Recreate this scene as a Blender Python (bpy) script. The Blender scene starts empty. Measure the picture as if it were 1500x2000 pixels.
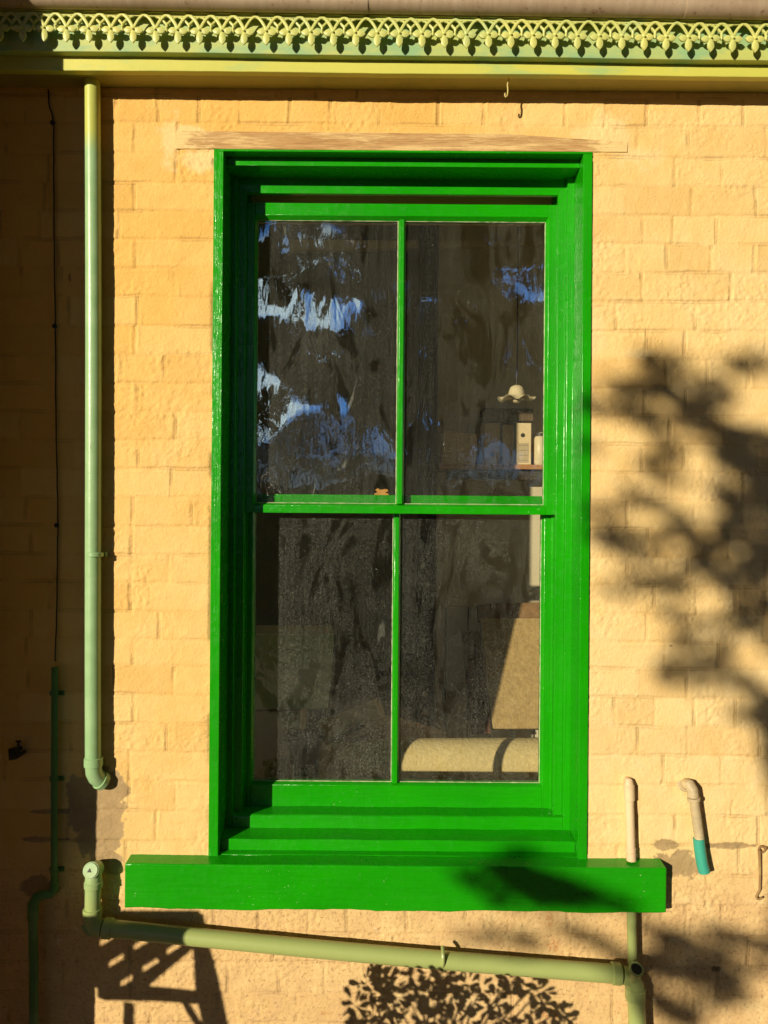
import bpy, math, random
import numpy as np
from math import pi, sin, cos, radians
from mathutils import Vector, Matrix

# ---------------------------------------------------------------- camera, sky, sun, exposure
D = 2.26            # camera to wall face (wall face is y = 0, the room is at y > 0)
S = 0.0015          # metres per photograph pixel on the wall face
ROLL = 0.00785
CZ = 1.75           # eye height
TX, TZ = 0.72, 0.285 # sun slope: metres right / down per metre towards the wall

sc = bpy.context.scene
col = sc.collection
cam = bpy.data.cameras.new("camera")
cam.sensor_fit = 'VERTICAL'
cam.sensor_height = 24.0
cam.lens = 24.0 * D / (2000 * S)
cam.clip_end = 400
cam.clip_start = 0.05
co = bpy.data.objects.new("camera", cam)
co.location = (0, -D, CZ)
co.rotation_euler = (pi / 2, -ROLL, 0)
col.objects.link(co)
sc.camera = co

sun_vec = Vector((-TX, -1.0, TZ)).normalized()      # towards the sun
elev = math.asin(sun_vec.z)
w = bpy.data.worlds.new("World")
sc.world = w
w.use_nodes = True
wt = w.node_tree
for n in list(wt.nodes): wt.nodes.remove(n)
sky = wt.nodes.new('ShaderNodeTexSky')
sky.sky_type = 'NISHITA'
sky.sun_disc = False
sky.sun_elevation = elev
sky.sun_rotation = math.atan2(sun_vec.x, sun_vec.y)
sky.air_density = 0.55
sky.dust_density = 0.1
sky.altitude = 2500
tc = wt.nodes.new('ShaderNodeTexCoord')
cn = wt.nodes.new('ShaderNodeTexNoise')
cn.inputs['Scale'].default_value = 9.0
cn.inputs['Detail'].default_value = 8
cr = wt.nodes.new('ShaderNodeValToRGB')
cr.color_ramp.elements[0].position = 0.40
cr.color_ramp.elements[1].position = 0.50
sx = wt.nodes.new('ShaderNodeSeparateXYZ')
def wmr(src, a0, a1, b0=0.0, b1=1.0):
    x = wt.nodes.new('ShaderNodeMapRange'); x.interpolation_type = 'SMOOTHSTEP'
    for k, v in (('From Min', a0), ('From Max', a1), ('To Min', b0), ('To Max', b1)): x.inputs[k].default_value = v
    wt.links.new(src, x.inputs['Value']); return x.outputs[0]
def wmul(p, q):
    x = wt.nodes.new('ShaderNodeMath'); x.operation = 'MULTIPLY'
    wt.links.new(p, x.inputs[0]); wt.links.new(q, x.inputs[1]); return x.outputs[0]
wt.links.new(tc.outputs['Generated'], sx.inputs[0])
bank = wmul(wmul(wmr(sx.outputs['Z'], 0.06, 0.12), wmr(sx.outputs['Z'], 0.40, 0.27)), wmr(sx.outputs['Y'], -0.80, -0.92))
mx = wt.nodes.new('ShaderNodeMixRGB')
cc2 = wt.nodes.new('ShaderNodeValToRGB')
e_ = cc2.color_ramp.elements
e_[0].position = 0.53; e_[0].color = (0.10, 0.32, 0.80, 1)
e_[1].position = 0.63; e_[1].color = (0.70, 0.92, 1.0, 1)
sc_ = wt.nodes.new('ShaderNodeVectorMath'); sc_.operation = 'SCALE'; sc_.inputs['Scale'].default_value = 64
wt.links.new(cn.outputs['Fac'], cc2.inputs['Fac']); wt.links.new(cc2.outputs['Color'], sc_.inputs[0]); wt.links.new(sc_.outputs[0], mx.inputs[2])
bg = wt.nodes.new('ShaderNodeBackground')
bg.inputs['Strength'].default_value = 0.05
wo = wt.nodes.new('ShaderNodeOutputWorld')
wt.links.new(tc.outputs['Generated'], cn.inputs['Vector'])
wt.links.new(cn.outputs['Fac'], cr.inputs['Fac'])
wt.links.new(wmul(cr.outputs['Color'], bank), mx.inputs[0])
wt.links.new(sky.outputs['Color'], mx.inputs[1])
wt.links.new(mx.outputs['Color'], bg.inputs['Color'])
wt.links.new(bg.outputs['Background'], wo.inputs['Surface'])

sl = bpy.data.lights.new("sun", 'SUN')
sl.energy = 5.0
sl.angle = radians(0.53)
sl.color = (1.0, 0.87, 0.64)
so = bpy.data.objects.new("sun", sl)
so.rotation_euler = (-sun_vec).to_track_quat('-Z', 'Y').to_euler()
so.location = (-6, -10, 8)
col.objects.link(so)
sc.view_settings.view_transform = 'Standard'
sc.view_settings.look = 'None'
sc.view_settings.exposure = 0.10
sc.view_settings.gamma = 1
sc.cycles.max_bounces = 14
sc.cycles.diffuse_bounces = 12
sc.cycles.transparent_max_bounces = 16

# ---------------------------------------------------------------- helpers
def P(px, py, d=0.0):
    """photograph pixel + depth behind the wall face -> world point"""
    u, v = px - 750.0, 1000.0 - py
    a = ROLL
    u0 = u * cos(a) - v * sin(a)
    v0 = u * sin(a) + v * cos(a)
    k = S * (1 + d / D)
    return Vector((u0 * k, d, v0 * k + CZ))

class MB:
    def __init__(s): s.v = []; s.f = []; s.sm = []
    def add(s, vs, fs, smooth=False):
        o = len(s.v); s.v += [tuple(q) for q in vs]
        s.f += [tuple(i + o for i in f) for f in fs]; s.sm += [smooth] * len(fs)
    def box(s, x0, x1, y0, y1, z0, z1):
        vs = [(x, y, z) for x in (x0, x1) for y in (y0, y1) for z in (z0, z1)]
        s.add(vs, [(0, 1, 3, 2), (4, 6, 7, 5), (0, 4, 5, 1), (2, 3, 7, 6), (0, 2, 6, 4), (1, 5, 7, 3)])
        return s
    def hexa(s, a, b):
        """a: 4 front corners (anticlockwise seen from front), b: the 4 back corners"""
        s.add(list(a) + list(b), [(0, 1, 2, 3), (7, 6, 5, 4), (0, 4, 5, 1), (1, 5, 6, 2), (2, 6, 7, 3), (3, 7, 4, 0)])
        return s
    def prism(s, prof, axis, a0, a1, n=1):
        """profile of 2D points swept along an axis ('x': (y,z), 'z': (x,y), 'y': (x,z))"""
        k = len(prof); vs = []
        for i in range(n + 1):
            t = a0 + (a1 - a0) * i / n
            for p, q in prof:
                vs.append({'x': (t, p, q), 'z': (p, q, t), 'y': (p, t, q)}[axis])
        fs = [(i * k + j, i * k + (j + 1) % k, (i + 1) * k + (j + 1) % k, (i + 1) * k + j) for i in range(n) for j in range(k)]
        fs += [tuple(range(k))[::-1], tuple(range(n * k, n * k + k))]
        s.add(vs, fs); return s
    def tube(s, pts, r, n=20, caps=True, flat=1.0, flatdir=None, smooth=True):
        pts = [Vector(p) for p in pts]; m = len(pts)
        rs = r if isinstance(r, (list, tuple)) else [r] * m
        tan = []
        for i in range(m):
            t = (pts[min(i + 1, m - 1)] - pts[max(i - 1, 0)])
            tan.append(t.normalized() if t.length > 1e-9 else Vector((0, 0, 1)))
        up = Vector((0, 1, 0)) if flatdir is None else Vector(flatdir)
        if abs(tan[0].dot(up)) > 0.95: up = Vector((0, 0, 1))
        nrm = (up - tan[0] * tan[0].dot(up)).normalized(); vs = []
        for i in range(m):
            nrm = (nrm - tan[i] * tan[i].dot(nrm)).normalized()
            bi = tan[i].cross(nrm)
            for j in range(n):
                a = 2 * pi * j / n
                vs.append(pts[i] + nrm * (rs[i] * flat * cos(a)) + bi * (rs[i] * sin(a)))
        fs = [(i * n + j, i * n + (j + 1) % n, (i + 1) * n + (j + 1) % n, (i + 1) * n + j) for i in range(m - 1) for j in range(n)]
        s.add(vs, fs, smooth)
        if caps:
            s.add(vs[:n], [tuple(range(n))[::-1]]); s.add(vs[-n:], [tuple(range(n))])
        return s
    def build(s, name, mat, parent=None, bevel=0, auto=35):
        me = bpy.data.meshes.new(name)
        me.from_pydata(s.v, [], s.f); me.update()
        import bmesh
        bm = bmesh.new(); bm.from_mesh(me)
        bmesh.ops.remove_doubles(bm, verts=bm.verts, dist=1e-6)
        bmesh.ops.recalc_face_normals(bm, faces=bm.faces)
        bm.to_mesh(me); bm.free()
        me.shade_smooth(); me.set_sharp_from_angle(angle=radians(auto))
        me.materials.append(mat)
        o = bpy.data.objects.new(name, me); col.objects.link(o)
        if parent: o.parent = parent
        if bevel:
            b = o.modifiers.new("bevel", 'BEVEL'); b.width = bevel; b.segments = 2; b.limit_method = 'ANGLE'; b.angle_limit = radians(40)
            b.harden_normals = False
        return o

def thing(name, label, cat, group=None):
    o = bpy.data.objects.new(name, None); col.objects.link(o)
    o.empty_display_size = 0.1
    return tag(o, label, cat, group)
def tag(o, label, cat, group=None):
    o["label"] = label; o["category"] = cat
    if group: o["group"] = group
    return o
def struct(o, kind="structure"):
    o["kind"] = kind; return o

def arc(c, r, a0, a1, ax1, ax2, n=10):
    c = Vector(c); ax1 = Vector(ax1); ax2 = Vector(ax2)
    return [c + ax1 * (r * cos(a0 + (a1 - a0) * i / n)) + ax2 * (r * sin(a0 + (a1 - a0) * i / n)) for i in range(n + 1)]
def bez(p0, p1, p2, n=10):
    p0, p1, p2 = Vector(p0), Vector(p1), Vector(p2)
    return [p0 * (1 - t) ** 2 + p1 * 2 * t * (1 - t) + p2 * t * t for t in [i / n for i in range(n + 1)]]

# ---------------------------------------------------------------- materials
class NT:
    def __init__(s, name):
        s.m = bpy.data.materials.new(name); s.m.use_nodes = True; s.t = s.m.node_tree
        s.b = s.t.nodes['Principled BSDF']; s.out = s.t.nodes['Material Output']
        s.co = s.n('ShaderNodeTexCoord')
    def n(s, t, **kw):
        x = s.t.nodes.new(t)
        for k, v in kw.items(): setattr(x, k, v)
        return x
    def l(s, a, b): s.t.links.new(a, b)
    def noise(s, scale, detail=4, rough=0.55, stretch=(1, 1, 1), dist=0.0, space='Object', off=(0, 0, 0)):
        mp = s.n('ShaderNodeMapping'); mp.inputs['Scale'].default_value = stretch; mp.inputs['Location'].default_value = off
        s.l(s.co.outputs[space], mp.inputs['Vector'])
        x = s.n('ShaderNodeTexNoise')
        x.inputs['Scale'].default_value = scale; x.inputs['Detail'].default_value = detail
        x.inputs['Roughness'].default_value = rough; x.inputs['Distortion'].default_value = dist
        s.l(mp.outputs['Vector'], x.inputs['Vector']); return x.outputs['Fac']
    def ramp(s, fac, p0, p1, v0=0.0, v1=1.0):
        x = s.n('ShaderNodeMapRange'); x.inputs['From Min'].default_value = p0; x.inputs['From Max'].default_value = p1
        x.inputs['To Min'].default_value = v0; x.inputs['To Max'].default_value = v1
        s.l(fac, x.inputs['Value']); return x.outputs['Result']
    def math(s, op, a, b=None):
        x = s.n('ShaderNodeMath', operation=op)
        for i, v in enumerate((a, b)):
            if v is None: continue
            if isinstance(v, (int, float)): x.inputs[i].default_value = v
            else: s.l(v, x.inputs[i])
        return x.outputs[0]
    def mix(s, fac, a, b):
        x = s.n('ShaderNodeMixRGB')
        for i, v in enumerate((fac, a, b)):
            if isinstance(v, (int, float)): x.inputs[i].default_value = v
            elif isinstance(v, tuple): x.inputs[i].default_value = v + (1,)
            else: s.l(v, x.inputs[i])
        return x.outputs[0]
    def attr(s, name):
        x = s.n('ShaderNodeAttribute'); x.attribute_name = name; return x.outputs['Fac']
    def bump(s, h, dist, strength=1.0, prev=None):
        x = s.n('ShaderNodeBump'); x.inputs['Distance'].default_value = dist; x.inputs['Strength'].default_value = strength
        s.l(h, x.inputs['Height'])
        if prev: s.l(prev, x.inputs['Normal'])
        s.l(x.outputs[0], s.b.inputs['Normal']); return x.outputs[0]
    def base(s, c, rough=0.5, spec=0.5, metal=0.0):
        if isinstance(c, tuple): s.b.inputs['Base Color'].default_value = c + (1,)
        else: s.l(c, s.b.inputs['Base Color'])
        s.b.inputs['Roughness'].default_value = rough; s.b.inputs['Specular IOR Level'].default_value = spec
        s.b.inputs['Metallic'].default_value = metal
        return s

def gloss_paint(name, c, c2, axis, rough=0.19):
    """hand-brushed gloss paint; axis = brush direction"""
    m = NT(name)
    st = {'x': (0.05, 1, 1), 'z': (1, 1, 0.035)}[axis]
    big = m.noise(3.5, 3)
    streak = m.noise(190, 3, 0.6, st)
    lump = m.noise(45, 4, 0.6)
    fine = m.noise(420, 2, 0.5)
    base = m.mix(m.ramp(big, 0.35, 0.65), c, c2)
    base = m.mix(m.ramp(streak, 0.45, 0.62, 0, 0.18), base, tuple(q * 0.55 for q in c))
    base = m.mix(m.ramp(m.noise(6, 6, 0.7, st), 0.52, 0.72, 0, 0.18), base, (0.05, 0.36, 0.03))
    base = m.mix(m.ramp(m.noise(2.6, 5, 0.65, off=(2, 5, 1)), 0.50, 0.66, 0, 0.35), base, (0.022, 0.27, 0.012))
    base = m.mix(m.ramp(m.noise(55, 6, 0.75, st), 0.62, 0.72, 0, 0.28), base, (0.008, 0.14, 0.004))
    chip = m.math('MULTIPLY', m.ramp(m.noise(150, 3, 0.65), 0.70, 0.715), m.ramp(m.noise(5, 4, 0.6), 0.52, 0.62))
    base = m.mix(chip, base, (0.62, 0.60, 0.45))
    m.base(base, rough)
    m.l(m.ramp(lump, 0.3, 0.7, rough - 0.08, rough + 0.12), m.b.inputs['Roughness'])
    h = m.math('ADD', m.math('MULTIPLY', streak, 0.55), m.math('ADD', lump, m.math('MULTIPLY', fine, 0.12)))
    m.bump(h, 0.0016, 0.9)
    return m.m
G1, G2 = (0.011, 0.345, 0.0015), (0.008, 0.295, 0.0015)
M = {}
M['green_h'] = gloss_paint('green_gloss_paint_horizontal', G1, G2, 'x')
M['green_v'] = gloss_paint('green_gloss_paint_vertical', G1, G2, 'z')

def weathered_paint(name, c, c2, c3, bumpd=0.0012, spots=(0.05, 0.07, 0.03), rough=0.5, stretch=(1, 1, 1), thr=(0.55, 0.7)):
    m = NT(name)
    big = m.noise(5, 4, 0.6, stretch); med = m.noise(24, 5, 0.65); fine = m.noise(260, 3, 0.6)
    base = m.mix(m.ramp(big, 0.38, 0.62), c, c2)
    base = m.mix(m.ramp(m.noise(9, 5, 0.62, stretch, off=(3, 1, 2)), thr[0], thr[1], 0, 0.85), base, c3)
    base = m.mix(m.ramp(m.noise(85, 5, 0.7), 0.66, 0.73, 0, 0.7), base, spots)
    m.base(base, rough)
    m.bump(m.math('ADD', med, m.math('MULTIPLY', fine, 0.25)), bumpd, 0.8)
    return m.m
M['fascia'] = weathered_paint('yellow_green_trim_paint', (0.60, 0.58, 0.105), (0.54, 0.54, 0.10), (0.33, 0.50, 0.20), 0.001, (0.36, 0.38, 0.08), stretch=(0.5, 1, 1.4))
M['fascia_mint'] = weathered_paint('green_yellow_patchy_paint', (0.52, 0.54, 0.14), (0.40, 0.50, 0.19), (0.24, 0.44, 0.24), 0.001, (0.2, 0.3, 0.12), stretch=(0.5, 1, 1.4), thr=(0.46, 0.6))
M['lace'] = weathered_paint('yellow_green_cast_iron_paint', (0.63, 0.62, 0.18), (0.54, 0.58, 0.18), (0.38, 0.54, 0.27), 0.0022, (0.30, 0.30, 0.08), 0.4, thr=(0.58, 0.75))
M['soffit'] = weathered_paint('olive_soffit_paint', (0.42, 0.36, 0.09), (0.38, 0.34, 0.085), (0.30, 0.29, 0.08), 0.001)

def pipe_mat():
    m = NT('mint_green_pipe_paint')
    big = m.noise(2.2, 3, 0.5, (1, 1, 1)); med = m.noise(16, 5, 0.6)
    base = m.mix(m.ramp(med, 0.4, 0.6), (0.33, 0.52, 0.27), (0.28, 0.47, 0.23))
    sep = m.n('ShaderNodeSeparateXYZ'); m.l(m.co.outputs['Object'], sep.inputs[0])
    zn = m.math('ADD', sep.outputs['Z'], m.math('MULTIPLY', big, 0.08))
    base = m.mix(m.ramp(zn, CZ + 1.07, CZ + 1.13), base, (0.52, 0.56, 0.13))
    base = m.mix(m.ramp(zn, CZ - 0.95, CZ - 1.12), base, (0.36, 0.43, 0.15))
    base = m.mix(m.ramp(m.noise(60, 5, 0.7, (1, 1, 0.6)), 0.66, 0.74, 0, 0.8), base, (0.16, 0.15, 0.06))
    m.base(base, 0.33)
    m.bump(m.math('ADD', med, m.math('MULTIPLY', m.noise(150, 3), 0.2)), 0.0014, 0.7)
    return m.m
M['pipe'] = pipe_mat()
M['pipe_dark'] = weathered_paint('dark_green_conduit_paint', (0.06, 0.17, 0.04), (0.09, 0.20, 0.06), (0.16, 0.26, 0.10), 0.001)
M['cream_pipe'] = weathered_paint('cream_painted_pipe', (0.74, 0.58, 0.36), (0.72, 0.50, 0.33), (0.68, 0.47, 0.30), 0.002, (0.33, 0.25, 0.15))
M['bare_pipe'] = weathered_paint('flaking_cream_on_grey_pipe', (0.60, 0.47, 0.27), (0.40, 0.34, 0.21), (0.70, 0.58, 0.36), 0.003, (0.20, 0.16, 0.10), stretch=(1, 1, 2))
M['teal'] = weathered_paint('teal_plastic', (0.045, 0.35, 0.26), (0.05, 0.38, 0.28), (0.04, 0.30, 0.23), 0.0006, (0.05, 0.30, 0.22), 0.45)
M['rust'] = weathered_paint('rusty_painted_iron', (0.36, 0.23, 0.09), (0.26, 0.15, 0.06), (0.45, 0.32, 0.12), 0.002, (0.10, 0.05, 0.02), 0.7)
M['black'] = weathered_paint('black_iron', (0.012, 0.010, 0.008), (0.02, 0.016, 0.01), (0.03, 0.02, 0.012), 0.001, (0.02, 0.01, 0.01), 0.55)
M['hook'] = weathered_paint('yellow_painted_hook', (0.55, 0.45, 0.14), (0.5, 0.4, 0.12), (0.4, 0.3, 0.1), 0.0006)

def gutter_mat():
    m = NT('weathered_galvanised_steel')
    big = m.noise(6, 5, 0.65, (1, 1, 1)); v = m.noise(60, 4, 0.6, (1, 0.15, 0.15))
    base = m.mix(m.ramp(big, 0.35, 0.65), (0.46, 0.35, 0.24), (0.36, 0.26, 0.17))
    base = m.mix(m.ramp(v, 0.5, 0.7, 0, 0.5), base, (0.46, 0.36, 0.26))
    base = m.mix(m.ramp(m.noise(48, 5, 0.7), 0.60, 0.70, 0, 0.8), base, (0.17, 0.065, 0.03))
    m.base(base, 0.55, 0.5, 0.15); m.bump(v, 0.002, 0.6); return m.m
M['gutter'] = gutter_mat()

def wood(name, c, c2, c3, axis='x', scale=40, rough=0.6, d=0.001):
    m = NT(name); st = {'x': (0.06, 1, 1), 'z': (1, 1, 0.06), 'y': (1, 0.06, 1)}[axis]
    g = m.noise(scale, 6, 0.65, st, 0.4); g2 = m.noise(scale * 3, 4, 0.6, st)
    base = m.mix(m.ramp(g, 0.35, 0.65), c, c2); base = m.mix(m.ramp(g2, 0.52, 0.7, 0, 0.6), base, c3)
    m.base(base, rough); m.bump(m.math('ADD', g, g2), d, 0.8); return m.m
M['lintel'] = None
M['shelf'] = wood('orange_pine', (0.50, 0.24, 0.055), (0.40, 0.17, 0.04), (0.28, 0.11, 0.03))
M['lining'] = wood('tan_timber_lining', (0.78, 0.54, 0.28), (0.72, 0.48, 0.24), (0.60, 0.38, 0.18))
M['boards'] = wood('grey_brown_wall_boards', (0.34, 0.30, 0.19), (0.29, 0.255, 0.16), (0.20, 0.18, 0.12), 'z', 18, 0.7)
M['darkwood'] = wood('dark_timber', (0.035, 0.028, 0.02), (0.05, 0.036, 0.024), (0.02, 0.016, 0.012), 'z', 20, 0.5)
M['redboard'] = wood('red_brown_board', (0.13, 0.045, 0.018), (0.10, 0.035, 0.015), (0.07, 0.026, 0.012), 'z', 20, 0.6)
def plain(name, c, c2, scale=12, rough=0.8, d=0.0015, bs=70):
    m = NT(name); m.base(m.mix(m.ramp(m.noise(scale, 5, 0.6), 0.35, 0.65), c, c2), rough, 0.3)
    m.bump(m.noise(bs, 4, 0.6), d, 0.7); return m.m
M['plaster'] = plain('cream_plaster', (0.70, 0.62, 0.42), (0.64, 0.56, 0.36), 5)
M['pale'] = plain('bounce_and_fleck_white', (0.88, 0.85, 0.76), (0.86, 0.82, 0.72), 5)  # near-white so room surfaces bounce sunlight; paint flecks share it
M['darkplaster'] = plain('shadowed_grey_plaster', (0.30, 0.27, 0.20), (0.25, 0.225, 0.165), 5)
M['card'] = plain('brown_cardboard', (0.66, 0.46, 0.23), (0.60, 0.41, 0.20), 8)
M['shade_card'] = plain('shaded_brown_card', (0.15, 0.10, 0.055), (0.12, 0.08, 0.045), 8)  # card darkened to stand in for shade on the flat box
M['card_pale'] = plain('pale_cardboard', (0.82, 0.66, 0.38), (0.76, 0.60, 0.33), 8)
M['carpet'] = plain('ochre_woven_carpet', (0.52, 0.37, 0.15), (0.38, 0.26, 0.10), 45, 0.95, 0.006, 90)
M['foam'] = plain('cream_carpet_underlay', (0.72, 0.58, 0.27), (0.60, 0.48, 0.21), 60, 0.95, 0.006, 80)
M['paper'] = plain('cream_paper', (0.55, 0.44, 0.26), (0.50, 0.40, 0.23), 8)
M['leather'] = plain('tan_leather_edge', (0.30, 0.17, 0.07), (0.20, 0.11, 0.04), 30)
M['white'] = plain('off_white_glass', (0.72, 0.62, 0.38), (0.68, 0.58, 0.35), 8, 0.35, 0.0004)
M['grey'] = plain('grey_plastic', (0.12, 0.12, 0.10), (0.10, 0.10, 0.085), 8, 0.5)
M['floor'] = wood('floor_boards', (0.14, 0.09, 0.05), (0.11, 0.07, 0.04), (0.07, 0.045, 0.03), 'y', 14)
M['brass'] = plain('orange_worn_brass', (0.62, 0.30, 0.07), (0.50, 0.22, 0.05), 30, 0.5)
M['putty'] = plain('pale_putty', (0.55, 0.55, 0.38), (0.4, 0.45, 0.25), 60, 0.7)

def brick_mat(use_attr=True):
    m = NT('painted_brick' if use_attr else 'painted_brick_plain')
    n1 = m.noise(2.2, 5, 0.6); n2 = m.noise(14, 5, 0.65); n3 = m.noise(120, 4, 0.65); n4 = m.noise(420, 3, 0.6)
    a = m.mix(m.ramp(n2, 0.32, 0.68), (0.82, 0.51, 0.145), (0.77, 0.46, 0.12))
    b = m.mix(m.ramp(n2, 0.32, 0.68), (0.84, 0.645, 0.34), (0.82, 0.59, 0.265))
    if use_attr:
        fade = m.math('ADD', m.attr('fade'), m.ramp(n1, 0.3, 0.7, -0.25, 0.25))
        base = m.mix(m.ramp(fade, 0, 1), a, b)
        tone = m.attr('tone')
        base = m.mix(m.ramp(tone, 0.55, 1, 0, 0.30), base, (0.62, 0.36, 0.09))
        base = m.mix(m.ramp(tone, 0.45, 0, 0, 0.25), base, (0.86, 0.64, 0.28))
        jn = m.attr('joint')
        base = m.mix(m.math('MULTIPLY', jn, m.ramp(n2, 0.35, 0.6, 0, 0.18)), base, (0.55, 0.30, 0.08))
        pink = m.math('MULTIPLY', m.attr('low'), m.ramp(n2, 0.35, 0.65, 0.35, 1.0))
        base = m.mix(pink, base, (0.66, 0.44, 0.215))
        spk = m.math('MULTIPLY', m.attr('low'), m.ramp(m.noise(95, 5, 0.75), 0.54, 0.66, 0, 0.75))
        base = m.mix(spk, base, (0.30, 0.165, 0.075))
        chipw = m.math('MULTIPLY', m.attr('low'), m.ramp(m.noise(26, 4, 0.6, off=(5, 2, 1)), 0.68, 0.71))
        base = m.mix(chipw, base, (0.80, 0.62, 0.42))
        base = m.mix(m.attr('patch'), base, m.mix(m.ramp(n2, 0.35, 0.65), (0.37, 0.255, 0.125), (0.46, 0.33, 0.17)))
        base = m.mix(m.attr('cream'), base, (0.84, 0.63, 0.31))
        base = m.mix(m.math('MULTIPLY', m.attr('red'), m.ramp(m.noise(110, 4, 0.7), 0.46, 0.58, 0, 0.75)), base, (0.52, 0.22, 0.08))
        base = m.mix(m.attr('dirt'), base, (0.16, 0.10, 0.04))
    else:
        base = a
    base = m.mix(m.ramp(n3, 0.64, 0.72, 0, 0.55), base, (0.40, 0.22, 0.06))
    m.base(base, 0.72, 0.25)
    h = m.math('ADD', n3, m.math('MULTIPLY', n4, 0.45))
    m.bump(h, 0.0026, 0.9)
    return m.m
M['brick'] = brick_mat(); M['brick_plain'] = brick_mat(False)

def lintel_mat():
    m = NT('bare_timber_lintel_half_painted')
    g = m.noise(70, 6, 0.7, (0.045, 1, 1), 0.3); g2 = m.noise(260, 4, 0.6, (0.04, 1, 1))
    bare = m.mix(m.ramp(g, 0.35, 0.65), (0.50, 0.285, 0.115), (0.62, 0.40, 0.18))
    bare = m.mix(m.ramp(g2, 0.5, 0.68, 0, 0.7), bare, (0.33, 0.17, 0.065))
    sep = m.n('ShaderNodeSeparateXYZ'); m.l(m.co.outputs['Object'], sep.inputs[0])
    e = m.math('ABSOLUTE', m.math('SUBTRACT', sep.outputs['X'], 0.05))
    e = m.math('ADD', e, m.math('MULTIPLY', m.noise(14, 5, 0.7, (0.4, 1, 1.5)), 0.5))
    painted = m.ramp(e, 0.82, 0.87)
    streaks = m.ramp(m.noise(55, 6, 0.78, (0.09, 1, 1)), 0.47, 0.60, 0, 0.75)
    base = m.mix(m.math('MAXIMUM', painted, streaks), bare, (0.84, 0.62, 0.29))
    m.base(base, 0.75, 0.25); m.bump(m.math('ADD', g, g2), 0.004, 1.0); return m.m
M['lintel'] = lintel_mat()

def glass_mat(name, seed, dust=1.0):
    m = NT(name); t = m.t; t.nodes.remove(m.b)
    o = (seed * 3.1, seed * 1.7, seed * 2.3)
    # reflection, wavy like old drawn glass
    wav = m.noise(7, 1, 0.4, (1, 1, 0.7), 0.4, off=o)
    wav2 = m.noise(34, 1, 0.5, (1.5, 1, 0.6), 0.4, off=o)
    bp = m.n('ShaderNodeBump'); bp.inputs['Distance'].default_value = 0.0024; bp.inputs['Strength'].default_value = 1.0
    m.l(m.math('ADD', wav, m.math('MULTIPLY', wav2, 0.075)), bp.inputs['Height'])
    gl = m.n('ShaderNodeBsdfGlossy'); gl.inputs['Roughness'].default_value = 0.0; gl.inputs['Color'].default_value = (1, 1, 1, 1)
    m.l(bp.outputs[0], gl.inputs['Normal'])
    tr = m.n('ShaderNodeBsdfTransparent'); tr.inputs['Color'].default_value = (0.98, 0.985, 0.975, 1)
    lw = m.n('ShaderNodeLayerWeight'); lw.inputs['Blend'].default_value = 0.5
    sch = m.math('ADD', m.math('MULTIPLY', m.math('POWER', lw.outputs['Facing'], 5.0), 0.9), 0.075)
    m1 = m.n('ShaderNodeMixShader')
    m.l(sch, m1.inputs[0]); m.l(tr.outputs[0], m1.inputs[1]); m.l(gl.outputs[0], m1.inputs[2])
    # dust film: speckle, runs, wiped streaks
    df = m.n('ShaderNodeBsdfDiffuse'); df.inputs['Color'].default_value = (0.52, 0.54, 0.48, 1)
    spk = m.ramp(m.noise(300, 3, 0.75, off=o), 0.50, 0.66, 0.0, 1.0)
    spk2 = m.ramp(m.noise(140, 4, 0.75, off=o), 0.655, 0.70, 0.0, 1.0)
    runs = m.ramp(m.noise(70, 4, 0.6, (1, 1, 0.035), 0.2, off=o), 0.35, 0.65, 0.7, 1.15)
    film = m.ramp(m.noise(3.2, 4, 0.6, off=o), 0.32, 0.68, 0.5, 1.35)
    wipe = m.ramp(m.noise(9, 5, 0.62, (1, 1, 0.32), 1.6, off=(o[0] + 4, o[1], o[2])), 0.54, 0.60, 1.0, 0.2)
    smear = m.ramp(m.noise(11, 4, 0.6, (1, 1, 0.22), 2.0, off=(o[0] - 4, o[1], o[2])), 0.69, 0.73, 0, 0.12)
    f = m.math('ADD', m.math('MULTIPLY', spk, 0.155), 0.005)
    f = m.math('MULTIPLY', m.math('MULTIPLY', f, runs), m.math('MULTIPLY', film, wipe))
    f = m.math('ADD', f, m.math('MULTIPLY', spk2, 0.24))
    f = m.math('ADD', f, smear)
    f = m.math('MULTIPLY', f, dust)
    m2 = m.n('ShaderNodeMixShader'); m.l(f, m2.inputs[0]); m.l(m1.outputs[0], m2.inputs[1]); m.l(df.outputs[0], m2.inputs[2])
    m.l(m2.outputs[0], m.out.inputs['Surface'])
    return m.m

def leaf_mat(name, c, c2):
    m = NT(name); m.base(m.mix(m.ramp(m.noise(3, 3), 0.4, 0.6), c, c2), 0.5)
    return m.m
M['leaf'] = leaf_mat('dark_green_leaf', (0.030, 0.060, 0.014), (0.050, 0.085, 0.022))
M['leaf_olive'] = leaf_mat('olive_leaf', (0.075, 0.085, 0.022), (0.055, 0.070, 0.02))
M['bark'] = wood('brown_bark', (0.12, 0.085, 0.055), (0.08, 0.055, 0.035), (0.05, 0.035, 0.022), 'z', 12, 0.9, 0.01)
M['ground'] = plain('sandy_ground', (0.13, 0.095, 0.055), (0.09, 0.07, 0.04), 1.5, 0.9, 0.02, 14)
M['roof'] = plain('roof_iron', (0.20, 0.19, 0.17), (0.16, 0.15, 0.14), 4, 0.5)

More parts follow.
